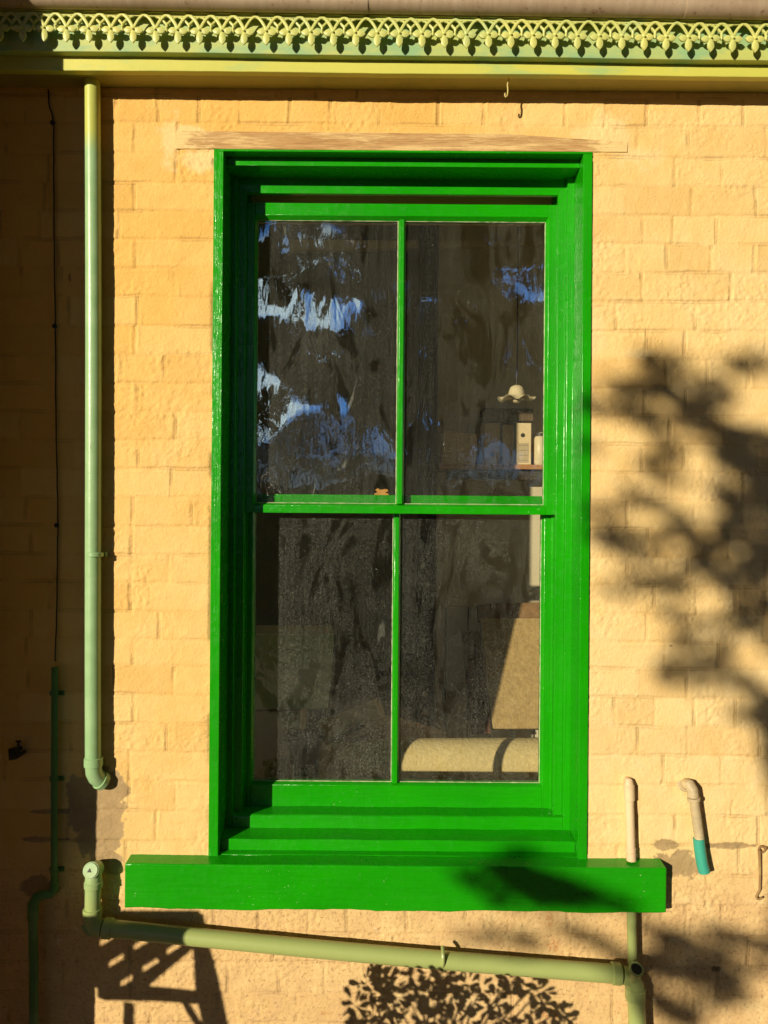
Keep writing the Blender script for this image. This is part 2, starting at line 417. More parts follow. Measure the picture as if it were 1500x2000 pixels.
# ---------------------------------------------------------------- numpy noise
rng = np.random.default_rng(7)
def vnoise(x, z, scale, seed=0):
    r = np.random.default_rng(1000 + seed)
    gx, gz = x / scale, z / scale
    ox, oz = gx.min() - 1, gz.min() - 1
    gx, gz = gx - ox, gz - oz
    W, H = int(gx.max()) + 3, int(gz.max()) + 3
    lat = r.random((H, W)).astype(np.float32)
    ix, iz = gx.astype(int), gz.astype(int)
    fx, fz = gx - ix, gz - iz
    fx = fx * fx * (3 - 2 * fx); fz = fz * fz * (3 - 2 * fz)
    a = lat[iz, ix] * (1 - fx) + lat[iz, ix + 1] * fx
    b = lat[iz + 1, ix] * (1 - fx) + lat[iz + 1, ix + 1] * fx
    return (a * (1 - fz) + b * fz) * 2 - 1
def fbm(x, z, scale, seed=0, o=4, g=0.55):
    s = 0; a = 1.0; t = 0
    for k in range(o):
        s = s + a * vnoise(x, z, scale / 2 ** k, seed * 17 + k); t += a; a *= g
    return s / t

# ---------------------------------------------------------------- window opening numbers
XL, XR = -0.477, 0.575        # inner edges of the outer window frame
XLo, XRo = -0.506, 0.602      # its outer edges
ZH = CZ + 1.052               # head
ZB = CZ - 1.012               # top of the big sill
XC = 0.049

# ---------------------------------------------------------------- the brick wall
def build_wall():
    step = 0.0028
    xs = np.concatenate([np.arange(-1.20, 1.36, step), [1.6, 2.0, 3.0, 6.0]])
    zs = np.concatenate([[0.0, 0.1], np.arange(0.19, CZ + 1.28, step), [CZ + 1.5]])
    # snap opening edges on to the grid
    def snap(arr, v):
        i = int(np.argmin(abs(arr - v))); arr[i] = v; return i
    il, ir = snap(xs, XLo + 0.001), snap(xs, XRo - 0.001)
    ib, it = snap(zs, ZB - 0.10), snap(zs, ZH + 0.001)
    X, Z = np.meshgrid(xs, zs)
    Zr = Z - CZ
    rows_px = np.array([80, 136, 190, 243, 303, 360, 416, 472, 528, 584, 641, 697, 752, 807, 863, 919, 975, 1030, 1086, 1140,
                        1196, 1251, 1304, 1360, 1417, 1472, 1529, 1588, 1647, 1706, 1764, 1824, 1882, 1943, 2001, 2058, 2114, 2170, 2226])
    rows = (1000 - rows_px) * S
    rows = rows[::-1]                                  # ascending z
    n = len(rows)
    known = {  # lower boundary row index from top -> joint px
        2: [220, 302, 382, 462, 560, 640, 735, 850, 940, 1012, 1098, 1176, 1256, 1360, 1444],
        3: [256, 343, 1240, 1338, 1490], 4: [339, 1312, 1404], 5: [258, 1218, 1345, 1470], 6: [228, 302, 1253, 1310, 1395],
        7: [262, 1218, 1300, 1385, 1470], 8: [339, 1250, 1330, 1425], 9: [265, 1200, 1355], 10: [260, 1260, 1335, 1493],
        11: [319, 235, 1301, 1381, 1460], 12: [266, 1257, 1337], 13: [340, 1308, 1415], 14: [268, 1253, 1333, 1480], 15: [335, 1301, 1372, 1452],
        16: [258, 375, 1225, 1356], 17: [258, 1265, 1424], 18: [330, 1225, 1345, 1494], 19: [255, 1280, 1360, 1437, 1497],
        20: [312, 1264, 1343, 1495], 21: [262, 1299, 1405], 22: [226, 340, 1249, 1345], 23: [264, 1203, 1281, 1359, 1439],
        24: [330, 1249, 1345, 1487], 25: [258, 1299, 1411], 26: [256, 345, 1244, 1435], 27: [310, 1249, 1324, 1487], 28: [250, 1210, 1449],
        29: [300, 1385], 30: [425, 512, 610, 683, 800, 915, 1000, 1115, 1271, 1345, 1417], 31: [260, 383, 540, 690, 775, 1005, 1120, 1310, 1468],
        32: [640, 552, 452, 330, 262, 1050, 1284, 1409], 33: [585, 430, 300, 740, 893, 1010, 1204, 1364], 34: [520, 680, 820, 950, 1100, 1250, 1400]}
    wob = 0.0035 * vnoise(X, Z, 0.30, 1) + 0.0022 * vnoise(X, Z, 0.07, 2) + 0.0008 * vnoise(X, Z, 0.015, 3)
    zz = Zr + wob
    idx = np.clip(np.searchsorted(rows, zz) - 1, 0, n - 2)   # row index from the bottom
    dlo = zz - rows[idx]; dhi = rows[idx + 1] - zz
    dz = np.minimum(abs(dlo), abs(dhi))
    xx = X + 0.003 * vnoise(X, Z, 0.10, 4) + 0.0014 * vnoise(X, Z, 0.02, 5)
    dx = np.full_like(X, 9.0); bid = np.zeros(X.shape, int)
    R = random.Random(3)
    for r in range(n - 1):
        topi = n - 2 - r
        kn = known.get(topi, [])
        js = [(px - 750) * S for px in kn]
        # fill what the list leaves out
        x = -1.45 + R.random() * 0.2; k = 0
        while x < 6:
            if all(abs(x - q) > 0.085 for q in js if q in js) and (x < -0.83 or x > 1.13 or not kn or topi >= 34):
                js.append(x)
            x += R.choice([0.235, 0.118, 0.235, 0.118, 0.225])
        js = np.array(sorted(js))
        mk = idx == r
        xv = xx[mk]
        j = np.searchsorted(js, xv)
        lo = js[np.clip(j - 1, 0, len(js) - 1)]; hi = js[np.clip(j, 0, len(js) - 1)]
        dx[mk] = np.minimum(abs(xv - lo), abs(hi - xv)); bid[mk] = r * 200 + j
    tone = rng.random(n * 200)[bid]
    off = (rng.random(n * 200)[bid] - 0.5)
    tiltx = (rng.random(n * 200)[bid] - 0.5); tiltz = (rng.random(n * 200)[bid] - 0.5)
    lowz = np.clip((-0.95 - Zr) / 0.2, 0, 1)
    ah = 0.5 + 0.5 * vnoise(X, Z, 0.06, 6); av = 0.5 + 0.5 * vnoise(X, Z, 0.045, 7)
    ph = np.exp(-(dz / 0.0050) ** 2); pv = np.exp(-(dx / 0.0048) ** 2)
    mm = 0.001
    h = off * 1.1 * mm + tiltz * (dlo - 0.04) * 0.013 + tiltx * np.clip(dx, 0, 0.1) * 0.006
    h -= ph * (0.4 + 1.6 * ah) * mm * 1.1
    h -= pv * (0.25 + 1.9 * av ** 1.5) * mm
    # open hairline cracks along some joints
    crk_h = np.exp(-((dz - 0.0038) / 0.0016) ** 2) * np.clip(vnoise(X, Z, 0.09, 8) * 2.2 - 0.3, 0, 1)
    crk_v = np.exp(-((dx - 0.003) / 0.0015) ** 2) * np.clip(vnoise(X, Z, 0.05, 9) * 2.4 + 0.3, 0, 1)
    h -= (crk_h * 1.7 + crk_v * 2.2) * mm
    # raised drips of old mortar beside some joints
    h += np.exp(-((dx - 0.010) / 0.0035) ** 2) * np.clip(vnoise(X, Z, 0.05, 10) * 2 - 0.6, 0, 1) * 1.4 * mm
    h += np.exp(-((dz - 0.009) / 0.0035) ** 2) * np.clip(vnoise(X, Z, 0.08, 11) * 2 - 0.7, 0, 1) * 1.3 * mm
    h += fbm(X, Z, 0.16, 12, 3) * 1.8 * mm + fbm(X, Z, 0.035, 13, 3) * 1.15 * mm
    rough_m = np.clip(fbm(X, Z, 0.12, 14, 3) * 2.2 + 0.45 + lowz * 0.7, 0.1, 1.4)
    h += fbm(X, Z, 0.011, 15, 2) * 1.5 * mm * rough_m
    rid = 1 - abs(fbm(X, Z, 0.035, 16, 3)) * 5.5          # wrinkled paint ridges
    h += np.clip(rid, 0, 1) * np.clip(fbm(X, Z, 0.10, 17, 2) * 3 - 0.4, 0, 1) * 0.8 * mm
    ck_ = np.exp(-(fbm(X, Z, 0.22, 19, 4) / 0.010) ** 2) * np.clip(fbm(X, Z, 0.25, 20, 2) * 4 - 1.4, 0, 1)
    h -= ck_ * 0.5 * mm
    # attributes
    def blob(px, py, rx, ry, seed, edge=0.25, nz=0.6, ns=0.05):
        c = P(px, py); d = np.sqrt(((X - c.x) / (rx * S)) ** 2 + ((Z - c.z) / (ry * S)) ** 2)
        d = d + nz * 1.5 * fbm(X, Z, ns * 1.3, 40 + seed, 5, 0.7)
        return np.clip((1 - d) / edge, 0, 1)
    patch = np.zeros_like(X)
    for i, a in enumerate([(190, 1600, 52, 100), (225, 1530, 30, 26), (160, 1545, 28, 35), (215, 1680, 30, 30), (1300, 1650, 22, 14), (1335, 1690, 45, 26),
                           (1430, 1652, 42, 7), (75, 1735, 48, 22), (110, 1585, 50, 6), (95, 1640, 50, 6)]):
        patch = np.maximum(patch, blob(*a, i, 0.10, 0.55))
    h -= patch * 0.9 * mm
    cream = np.zeros_like(X)
    for i, a in enumerate([(1180, 262, 60, 40), (1245, 300, 60, 30), (330, 285, 26, 60), (395, 320, 40, 30), (1165, 645, 22, 40), (1250, 690, 60, 14), (360, 255, 50, 10), (1330, 760, 60, 20)]):
        cream = np.maximum(cream, blob(*a, 20 + i, 0.5, 0.7) * 0.8)
    red = np.zeros_like(X)
    for i, a in enumerate([(1073, 1797, 8, 16), (1080, 1848, 12, 12), (1070, 1980, 20, 12), (630, 1978, 16, 4)]):
        red = np.maximum(red, blob(*a, 33 + i, 0.4, 0.8, 0.03))
    dirt = np.clip(crk_v * 0.48 + crk_h * 0.38, 0, 1)
    # grime in the ragged joint beside the window frame
    eL = np.exp(-((X - XLo) / 0.006) ** 2) * (Zr < 1.03) * (Zr > -1.0) * np.clip(vnoise(X, Z, 0.07, 18) * 2 + 0.2, 0, 1)
    eR = np.exp(-((X - XRo) / 0.0045) ** 2) * (Zr < 1.03) * (Zr > -1.0) * 0.9
    dirt = np.maximum(dirt, np.maximum(eL * 0.6, eR * 0.8)); h -= (eL * 3 + eR * 3.5) * mm
    for i, a in enumerate([(1400, 1893, 9, 5), (1310, 1261, 3, 2), (136, 545, 3, 11)]):
        dirt = np.maximum(dirt, blob(*a, 60 + i, 0.3, 0.6, 0.02) * 0.8)
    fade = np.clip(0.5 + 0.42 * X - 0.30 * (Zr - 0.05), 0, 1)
    # flat where the border columns stretch away
    far = (X > 1.37) | (Z < 0.15) | (Z > CZ + 1.4)
    h = np.where(far, 0, h)
    nz_, nx_ = X.shape
    verts = np.stack([X, -h, Z], -1).reshape(-1, 3).astype(np.float32)
    ii = np.arange(nx_ * nz_).reshape(nz_, nx_)
    keep = np.ones((nz_ - 1, nx_ - 1), bool); keep[ib:it, il:ir] = False
    q = np.stack([ii[:-1, :-1], ii[:-1, 1:], ii[1:, 1:], ii[1:, :-1]], -1)[keep].astype(np.int32)
    me = bpy.data.meshes.new('brickwork')
    me.vertices.add(len(verts)); me.vertices.foreach_set('co', verts.ravel())
    me.loops.add(q.size); me.loops.foreach_set('vertex_index', q.ravel())
    me.polygons.add(len(q)); me.polygons.foreach_set('loop_start', np.arange(0, q.size, 4, dtype=np.int32))
    me.update(calc_edges=True)
    me.shade_smooth()
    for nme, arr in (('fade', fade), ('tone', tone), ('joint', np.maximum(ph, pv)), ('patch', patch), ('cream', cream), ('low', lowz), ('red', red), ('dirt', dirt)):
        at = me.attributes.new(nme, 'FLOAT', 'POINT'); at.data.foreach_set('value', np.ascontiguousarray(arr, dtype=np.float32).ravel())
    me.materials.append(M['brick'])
    return me
wall = thing('brick_wall', 'cream and yellow painted brick wall round the green window', 'wall')
bw = bpy.data.objects.new('brickwork', build_wall()); col.objects.link(bw); bw.parent = wall
# thickness behind the face, round the opening
t = MB()
t.box(-1.2, XLo, 0.012, 0.24, 0, CZ + 1.5); t.box(XRo, 6.0, 0.012, 0.24, 0, CZ + 1.5)
t.box(XLo, XRo, 0.012, 0.24, ZH, CZ + 1.5); t.box(XLo, XRo, 0.012, 0.24, 0, ZB - 0.06)
t.build('wall_core', M['brick_plain'], wall)
a, b = P(344, 254), P(1226, 300)
lt = MB(); lt.prism([(a.x, ZH + 0.0062), (b.x - 0.002, ZH + 0.0062), (b.x, ZH + 0.036), (XC + 0.3, ZH + 0.0575), (a.x + 0.004, ZH + 0.0585)], 'y', -0.0035, 0.03)
lt.build('lintel', M['lintel'], wall, 0.0015)

wing = MB(); wing.box(-4.0, -1.195, -0.50, -0.001, 0, CZ + 2.6)
tag(wing.build('side_wall', M['brick_plain']), 'shaded projecting wall at the left edge that keeps the sun off the bricks', 'wall')

# ---------------------------------------------------------------- the window
win = thing('sash_window', 'bright green double-hung sash window with four dusty panes', 'window')
fr = MB()
for (xo, xi, s) in ((XLo, XL, 1), (XRo, XR, -1)):
    prof = [(xo, -0.005), (xi, -0.005), (xi, 0.100), (xi + s * 0.0205, 0.1005), (xi + s * 0.0205, 0.1195), (xi + s * 0.0455, 0.120),
            (xi + s * 0.0455, 0.1355), (xi + s * 0.0415, 0.136), (xi + s * 0.0415, 0.1705), (xi + s * 0.0475, 0.1708), (xi + s * 0.0475, 0.1772), (xi + s * 0.0415, 0.1775),
            (xi + s * 0.0415, 0.235), (xo, 0.235)]
    if s < 0: prof = prof[::-1]
    o = MB().prism(prof, 'z', ZB - 0.02, ZH - 0.0005, 1).build('jamb', M['green_v'], win, 0.0024)
hd = MB()
zc = CZ
hd.prism([(0.035, ZH - 0.001), (0.035, zc + 1.028), (0.1195, zc + 1.028), (0.120, zc + 0.981), (0.1355, zc + 0.981), (0.1355, ZH - 0.001)][::-1], 'x', XL + 0.0005, XR - 0.0005)
hd.box(XLo, XRo, -0.0042, 0.036, ZH - 0.0003, ZH + 0.0058)
hd.build('head', M['green_h'], win, 0.0012)
# sill pieces
si = MB()
si.prism([(-0.05, zc - 1.143), (-0.05, zc - 1.015), (0.012, zc - 1.0085), (0.10, zc - 0.998), (0.24, zc - 0.99), (0.24, zc - 1.06), (0.0, zc - 1.06), (0.0, zc - 1.143)], 'x', XLo + 0.0, XRo - 0.0)
si2 = MB()
# full-length nosing (in front of the wall face)
xa, xb = -0.735, 0.818
nseg = 60; R = random.Random(5); prof0 = [(-0.05, -1.143), (-0.05, -1.0145), (0.004, -1.0085), (0.004, -1.139)]
vs = []
for i in range(nseg + 1):
    x = xa + (xb - xa) * i / nseg
    wv = 0.0020 * sin(i * 0.31 + 1) + 0.0012 * sin(i * 0.83) + R.uniform(-0.0009, 0.0009)
    for k, (y, z) in enumerate(prof0):
        vs.append((x, y + (R.uniform(-0.0003, 0.0003)), zc + z + (wv if z < -1.1 else wv * 0.3)))
fs = [(i * 4 + j, i * 4 + (j + 1) % 4, (i + 1) * 4 + (j + 1) % 4, (i + 1) * 4 + j) for i in range(nseg) for j in range(4)] + [(3, 2, 1, 0), (nseg * 4, nseg * 4 + 1, nseg * 4 + 2, nseg * 4 + 3)]
si2.add(vs, fs)
# part of the same sill running in under the sashes
si2.prism([(0.0045, zc - 1.060), (0.0045, zc - 1.0083), (0.030, zc - 1.0060), (0.24, zc - 0.985), (0.24, zc - 1.06)][::-1], 'x', XLo + 0.001, XRo - 0.001)
si2.build('sill', M['green_h'], win, 0.0034)
def wavy_step(y0, y1, ztop_f, ztop_b, zbot, name, x0=XL + 0.001, x1=XR - 0.001, round_=0.004, seed=1):
    mb = MB(); n = 50; R = random.Random(seed)
    vs = []; prof = []
    prof.append((y0, zbot))
    for k in range(5):
        a = k / 4 * pi / 2
        prof.append((y0 + round_ - round_ * cos(a), ztop_f - round_ + round_ * sin(a)))
    prof += [(y1, ztop_b), (y1, zbot)]
    m = len(prof)
    for i in range(n + 1):
        x = x0 + (x1 - x0) * i / n; w1 = 0.0008 * sin(i * 0.4 + seed) + R.uniform(-0.0005, 0.0005); w2 = R.uniform(-0.0004, 0.0004)
        for y, z in prof: vs.append((x, y + (w2 if y < y1 else 0), zc + z + (w1 if z > zbot else 0)))
    fs = [(i * m + j, i * m + (j + 1) % m, (i + 1) * m + (j + 1) % m, (i + 1) * m + j) for i in range(n) for j in range(m)] + [tuple(range(m))[::-1], tuple(range(n * m, n * m + m))]
    mb.add(vs, fs); return mb.build(name, M['green_h'], win, 0, 50)
wavy_step(0.030, 0.2395, -0.974, -0.958, -1.02, 'sub_sill', seed=2, round_=0.002)
wavy_step(0.100, 0.2385, -0.929, -0.934, -0.975, 'inner_sill', XL + 0.0212, XR - 0.0212, seed=9, round_=0.008)

def sash(name, y0, y1, ztop, trail, zgt, zgb, zbot, xgl, xgr, mun, seeds, label):
    s = bpy.data.objects.new(name, None); col.objects.link(s); s.parent = win
    xo0, xo1 = XL + 0.0418, XR - 0.0418
    yg = y0 + 0.022
    st = MB()
    bev = 0.012
    st.prism([(xo0, y0), (xgl - bev * .6, y0), (xgl, y0 + 0.014), (xgl, y1), (xo0, y1)], 'z', zbot, ztop)
    st.prism([(xo1, y0), (xo1, y1), (xgr, y1), (xgr, y0 + 0.014), (xgr + bev * .6, y0)], 'z', zbot, ztop)
    st.build('stile', M['green_v'], s, 0.0015)
    rl = MB()
    rl.prism([(y0 + .0002, ztop - .0002), (y0 + .0002, zgt + bev * .9), (y0 + 0.014, zgt), (y1 - .0002, zgt), (y1 - .0002, ztop - .0002)][::-1], 'x', xgl - 0.006, xgr + 0.006)
    rl.prism([(y0 + .0002, zbot + .0002), (y1 - .0002, zbot + .0002), (y1 - .0002, zgb), (y0 + 0.014, zgb), (y0 + .0002, zgb - bev * .6)][::-1], 'x', xgl - 0.006, xgr + 0.006)
    rl.build('rail', M['green_h'], s, 0.0008)
    mu = MB()
    mx_, mw = mun
    mu.prism([(mx_ - mw * .30, y0 + .001), (mx_ + mw * .30, y0 + .001), (mx_ + mw * .5, y0 + 0.0135), (mx_ + mw * .5, y1 - 0.008), (mx_ - mw * .5, y1 - 0.008), (mx_ - mw * .5, y0 + 0.0135)], 'z', zgb - 0.001, zgt + 0.001)
    mu.build('glazing_bar', M['green_v'], s, 0.0015)
    # ragged putty line round each pane
    R = random.Random(seeds[0])
    for k, (xa_, xb_) in enumerate(((xgl, mx_ - mw * .5), (mx_ + mw * .5, xgr))):
        mb = MB().box(xa_ + 0.0003, xb_ - 0.0003, y0 + 0.0165, y0 + 0.0195, zgb + 0.0003, zgt - 0.0003)
        g = mb.build('pane', glass_mat('dusty_old_glass_%d' % seeds[k], seeds[k], 1.0 if k == 0 else 0.8), s)
        pt = MB()
        loop = []
        for (ax, az, bx_, bz) in ((xa_, zgb, xb_, zgb), (xb_, zgb, xb_, zgt), (xb_, zgt, xa_, zgt), (xa_, zgt, xa_, zgb)):
            n = max(6, int((abs(bx_ - ax) + abs(bz - az)) / 0.012))
            pts = [(ax + (bx_ - ax) * i / n, y0 + 0.0155, az + (bz - az) * i / n) for i in range(n + 1)]
            rs = [R.uniform(0.0009, 0.0021) for _ in pts]
            pt.tube(pts, rs, 6)
        pt.build('putty', M['putty'], s)
    return s
up = sash('upper_sash', 0.137, 0.1700, zc + 0.9585, None, zc + 0.9095, zc + 0.026, zc - 0.005, XL + 0.0765, XR - 0.0775, (XC, 0.0235), (1, 2), '')
lo = sash('lower_sash', 0.1782, 0.2150, zc + 0.054, None, zc + 0.004, zc - 0.8575, zc - 0.9335, XL + 0.0690, XR - 0.0745, (XC - 0.008, 0.0235), (3, 4), '')
c = P(745, 961, 0.20)
cat = MB(); cat.prism([(c.x - .024, c.z - .012), (c.x + .024, c.z - .012), (c.x + .022, c.z - .004), (c.x + .012, c.z - .003), (c.x + .023, c.z + .003), (c.x + .018, c.z + .010), (c.x - .004, c.z + .007), (c.x - .012, c.z + .012), (c.x - .020, c.z + .006), (c.x - .012, c.z - .001), (c.x - .022, c.z - .005)], 'y', 0.186, 0.208)
cat.build('sash_catch', M['brass'], lo, 0.001)
c = P(797, 661, 0.19)
rg = MB(); rg.tube(arc((c.x, 0.176, c.z), 0.008, 0, 2 * pi, (1, 0, 0), (0, 0, 1), 18), 0.0028, 8, False); rg.build('pull_ring', M['rust'], up)
ln = MB().box(XL + 0.03, XR - 0.03, 0.2355, 0.26, zc + 0.938, ZH - 0.002); ln.build('head_lining', M['lining'], win)

# ---------------------------------------------------------------- eaves
def beam(px0, pxl, px1, pyl, top0, top1, bot0, bot1, d0, d1, name, mat, parent, nseg=60, wob=0.0008, seed=0):
    pass
def board(name, mat, parent, pl, pr, d0, d1, x_ext=3.2, seed=1, wob=0.0008):
    """pl/pr: (px, ytop, ybot) at left and right, front face at depth d0; extended both ways"""
    tl, bl = P(pl[0], pl[1], d0), P(pl[0], pl[2], d0); tr_, br = P(pr[0], pr[1], d0), P(pr[0], pr[2], d0)
    mb = MB(); n = 140; R = random.Random(seed); vs = []
    for i in range(n + 1):
        x = -1.19 + (x_ext + 1.19) * i / n
        f = (x - tl.x) / (tr_.x - tl.x); zt = tl.z + (tr_.z - tl.z) * f; zb = bl.z + (br.z - bl.z) * f
        w1 = wob * sin(i * 0.21 + seed) + R.uniform(-wob, wob) * 0.4
        vs += [(x, d0, zb + w1), (x, d0, zt), (x, d1, zt), (x, d1, zb + w1)]
    fs = [(i * 4 + j, i * 4 + (j + 1) % 4, (i + 1) * 4 + (j + 1) % 4, (i + 1) * 4 + j) for i in range(n) for j in range(4)] + [(3, 2, 1, 0), (n * 4, n * 4 + 1, n * 4 + 2, n * 4 + 3)]
    mb.add(vs, fs); return mb.build(name, mat, parent, 0.0015)
eave = thing('eave', 'yellow-green boxed timber eave along the top of the wall', 'eave')
board('fascia_board', M['fascia'], eave, (120, 84, 137), (1490, 100, 150), -0.100, -0.078, seed=3)
board('upper_fascia_board', M['fascia_mint'], eave, (120, 10, 100), (1400, 20, 116.5), -0.125, -0.1005, seed=4)
sf = MB().box(-1.19, 3.2, -0.0775, 0.20, CZ + 1.236, CZ + 1.25); sf.build('soffit', M['soffit'], eave)
rf = MB(); rf.hexa([(-1.19, -0.16, CZ + 1.40), (3.2, -0.16, CZ + 1.40), (3.2, -0.16, CZ + 1.415), (-1.19, -0.16, CZ + 1.415)],
                   [(-1.19, 2.6, CZ + 2.75), (3.2, 2.6, CZ + 2.75), (3.2, 2.6, CZ + 2.765), (-1.19, 2.6, CZ + 2.765)])
rf.build('roof_sheet', M['roof'], eave)

gut = thing('gutter', 'rusty weathered galvanised rain gutter above the lace trim', 'gutter')
def gz(x):   # height of the gutter's lowest line
    a, b = P(0, 17, -0.158), P(1500, 40, -0.158)
    return a.z + (b.z - a.z) * (x - a.x) / (b.x - a.x)
gp = [(-0.156, 0.115), (-0.156, 0.004), (-0.160, 0.0)] + [(-0.160 - 0.030 * sin(t), 0.030 - 0.030 * cos(t)) for t in [k * pi / 18 for k in range(1, 10)]] + [(-0.194, 0.060), (-0.200, 0.085), (-0.206, 0.100), (-0.198, 0.103), (-0.190, 0.085)]
gp += [(-0.160 - 0.026 * sin(t), 0.032 - 0.028 * cos(t)) for t in [k * pi / 18 for k in range(8, -1, -1)]] + [(-0.159, 0.115)]
def gutter_len(x0, x1, dy=0, nm='gutter_length'):
    n = max(4, int((x1 - x0) / 0.01)); k = len(gp); vs = []
    for i in range(n + 1):
        x = x0 + (x1 - x0) * i / n; r = 0.0005 * sin(x * 2 * pi / 0.016)
        for (y, z) in gp: vs.append((x, y - dy + (r if y < -0.17 else 0), gz(x) + z - dy))
    fs = [(i * k + j, i * k + (j + 1) % k, (i + 1) * k + (j + 1) % k, (i + 1) * k + j) for i in range(n) for j in range(k)] + [tuple(range(k))[::-1], tuple(range(n * k, n * k + k))]
    mb = MB(); mb.add(vs, fs); return mb.build(nm, M['gutter'], gut, 0, 30)
j1, j2, j3 = P(75, 10, -0.2).x, P(718, 10, -0.2).x, P(1368, 10, -0.2).x
gutter_len(-1.19, j1); gutter_len(j1 - 0.02, j2, 0.0016); gutter_len(j2 - 0.02, j3); gutter_len(j3 - 0.03, 3.0, 0.0016)

lace = thing('lace_trim', 'pale yellow-green cast iron lace trim hanging under the gutter', 'trim')
LY = -0.150
def lz(x):
    a, b = P(130, 23, LY), P(1475, 44, LY)
    return a.z + (b.z - a.z) * (x - a.x) / (b.x - a.x)
pitch = (P(1475, 60, LY).x - P(87, 60, LY).x) / 32.0
x_first = P(87, 60, LY).x
def petal(mb, cx, cz, ang, L, W, tip=1.0, y=LY, n=8):
    """a ridged leaf-shaped lobe"""
    ca, sa = cos(ang), sin(ang); t = 0.0035
    rim = []; prof = [(0.0, 0.34), (0.22, 0.62), (0.45, 0.98), (0.68, 1.0), (0.84, 0.62), (1.0, 0.0)]
    pts = [(L * u, W * v / 2) for u, v in prof] + [(L * u, -W * v / 2) for u, v in prof[-2::-1]]
    vs = []
    for (u, v) in pts: vs.append((cx + u * ca - v * sa, y - t * 0.3, cz + u * sa + v * ca))
    k = len(pts)
    for (u, v) in pts: vs.append((cx + u * ca - v * sa, y + t, cz + u * sa + v * ca))
    vs.append((cx + L * .45 * ca, y - t * 1.7, cz + L * .45 * sa)); vs.append((cx, y - t * 1.1, cz)); top = 2 * k
    fs = [(i, (i + 1) % k, k + (i + 1) % k, k + i) for i in range(k)]
    fs += [(i, (i + 1) % k, top) for i in range(k - 1)] + [(k - 1, 0, top), tuple(range(k, 2 * k))]
    mb.add(vs, fs)
def motif(mb, x, z, first, last, R):
    h = 0.043; p = pitch
    j = lambda s: R.uniform(-s, s)
    # drop: three petals, a pointed pendant, a boss
    zc_ = z - h
    petal(mb, x + .002, zc_, pi + j(.08), 0.029, 0.0175); petal(mb, x - .002, zc_, j(.08), 0.029, 0.0175)
    petal(mb, x, zc_ + .004, -pi / 2 + j(.05), 0.040, 0.0185); petal(mb, x, zc_ - .004, pi / 2, 0.018, 0.012)
    mb.tube([(x, LY - .009, zc_), (x, LY - .002, zc_)], [0.002, 0.004], 8)
    def ell(cx, wd, a0=0, a1=pi, y=LY, r=0.0048, hh=None, zb=None):
        hh = (h - 0.006) if hh is None else hh; zb = (z - h + 0.004) if zb is None else zb
        return [(cx + wd / 2 * cos(a0 + (a1 - a0) * i / 14), y, zb + hh * (1 - abs(cos(a0 + (a1 - a0) * i / 14)) ** 1.75)) for i in range(15)], r
    if not last:
        pts, r = ell(x + p / 2, p); mb.tube(pts, r, 8, flat=0.8)
        # Y stem between two drops
        xm = x + p / 2
        mb.tube([(xm, LY + .003, z - h + .001), (xm, LY + .002, z - h * .62)], [0.0028, 0.0042], 8)
        petal(mb, xm, z - h * .70, -pi / 2, 0.016, 0.009, y=LY + .002)
        for s in (-1, 1):
            mb.tube([(xm, LY + .003, z - h * .62), (xm + s * p * .16, LY + .003, z - h * .38), (xm + s * p * .36, LY + .003, z - h * .17), (xm + s * p * .5, LY + .003, z - h * .10)], [0.0040, 0.0036, 0.0034, 0.0034], 8)
GAP = [0, 4, 8, 12, 18, 24, 29, 32]
R = random.Random(11)
allk = list(range(-3, 46))
bounds = [-3, 5, 10, 15, 20, 25, 29, 32, 37, 42, 46]
for bi in range(len(bounds) - 1):
    k0, k1 = bounds[bi], bounds[bi + 1]
    mb = MB(); dz = R.uniform(-.0012, .0012)
    for k in range(k0, k1):
        x = x_first + k * pitch; z = lz(x) + dz - 0.003
        motif(mb, x, z, k == k0, k == k1 - 1, R)
        if k == k1 - 1:   # half arch at the joint
            pass
    xa_, xb_ = x_first + k0 * pitch - pitch * .42, x_first + (k1 - 1) * pitch + pitch * .54
    # half arches closing both ends
    for (xe, s, xf) in ((xb_, 1, x_first + (k1 - 1) * pitch), (xa_, -1, x_first + k0 * pitch)):
        z = lz(xf) + dz - .003
        pts = [(xf + s * pitch / 2 * (1 - cos(a)), LY, z - .039 + .037 * (1 - abs(cos(a)) ** 1.75)) for a in [pi / 2 * i / 8 for i in range(9)]]
        mb.tube(pts, 0.0042, 8, flat=.8)
    n = 12
    for (zo, y0, y1, hgt) in ((0.0045, LY - .003, LY + .022, .006), (-0.0045, LY + .001, LY + .006, .006)):
        vs = []
        for i in range(n + 1):
            x = xa_ + .0008 + (xb_ - xa_ - .0016) * i / n; z = lz(x) + dz + zo + R.uniform(-.0004, .0004)
            vs += [(x, y0, z - hgt / 2), (x, y0, z + hgt / 2), (x, y1, z + hgt / 2), (x, y1, z - hgt / 2)]
        mb.add(vs, [(i * 4 + j, i * 4 + (j + 1) % 4, (i + 1) * 4 + (j + 1) % 4, (i + 1) * 4 + j) for i in range(n) for j in range(4)] + [(3, 2, 1, 0), (n * 4, n * 4 + 1, n * 4 + 2, n * 4 + 3)])
    mb.build('lace_panel', M['lace'], lace, 0, 40)

# screw hook under the eave
hk = MB(); q = lambda x, y: P(x, y, -0.072)
pts = [q(993, 150), q(993.5, 157), q(991, 165), q(992, 175), q(991.5, 183), q(990, 188), q(987.5, 189.5), q(986, 187), q(986.5, 182)]
hk.tube(pts, 0.0021, 8); tag(hk.build('screw_hook', M['hook']), 'small bent cup hook screwed up into the underside of the eave', 'hook')

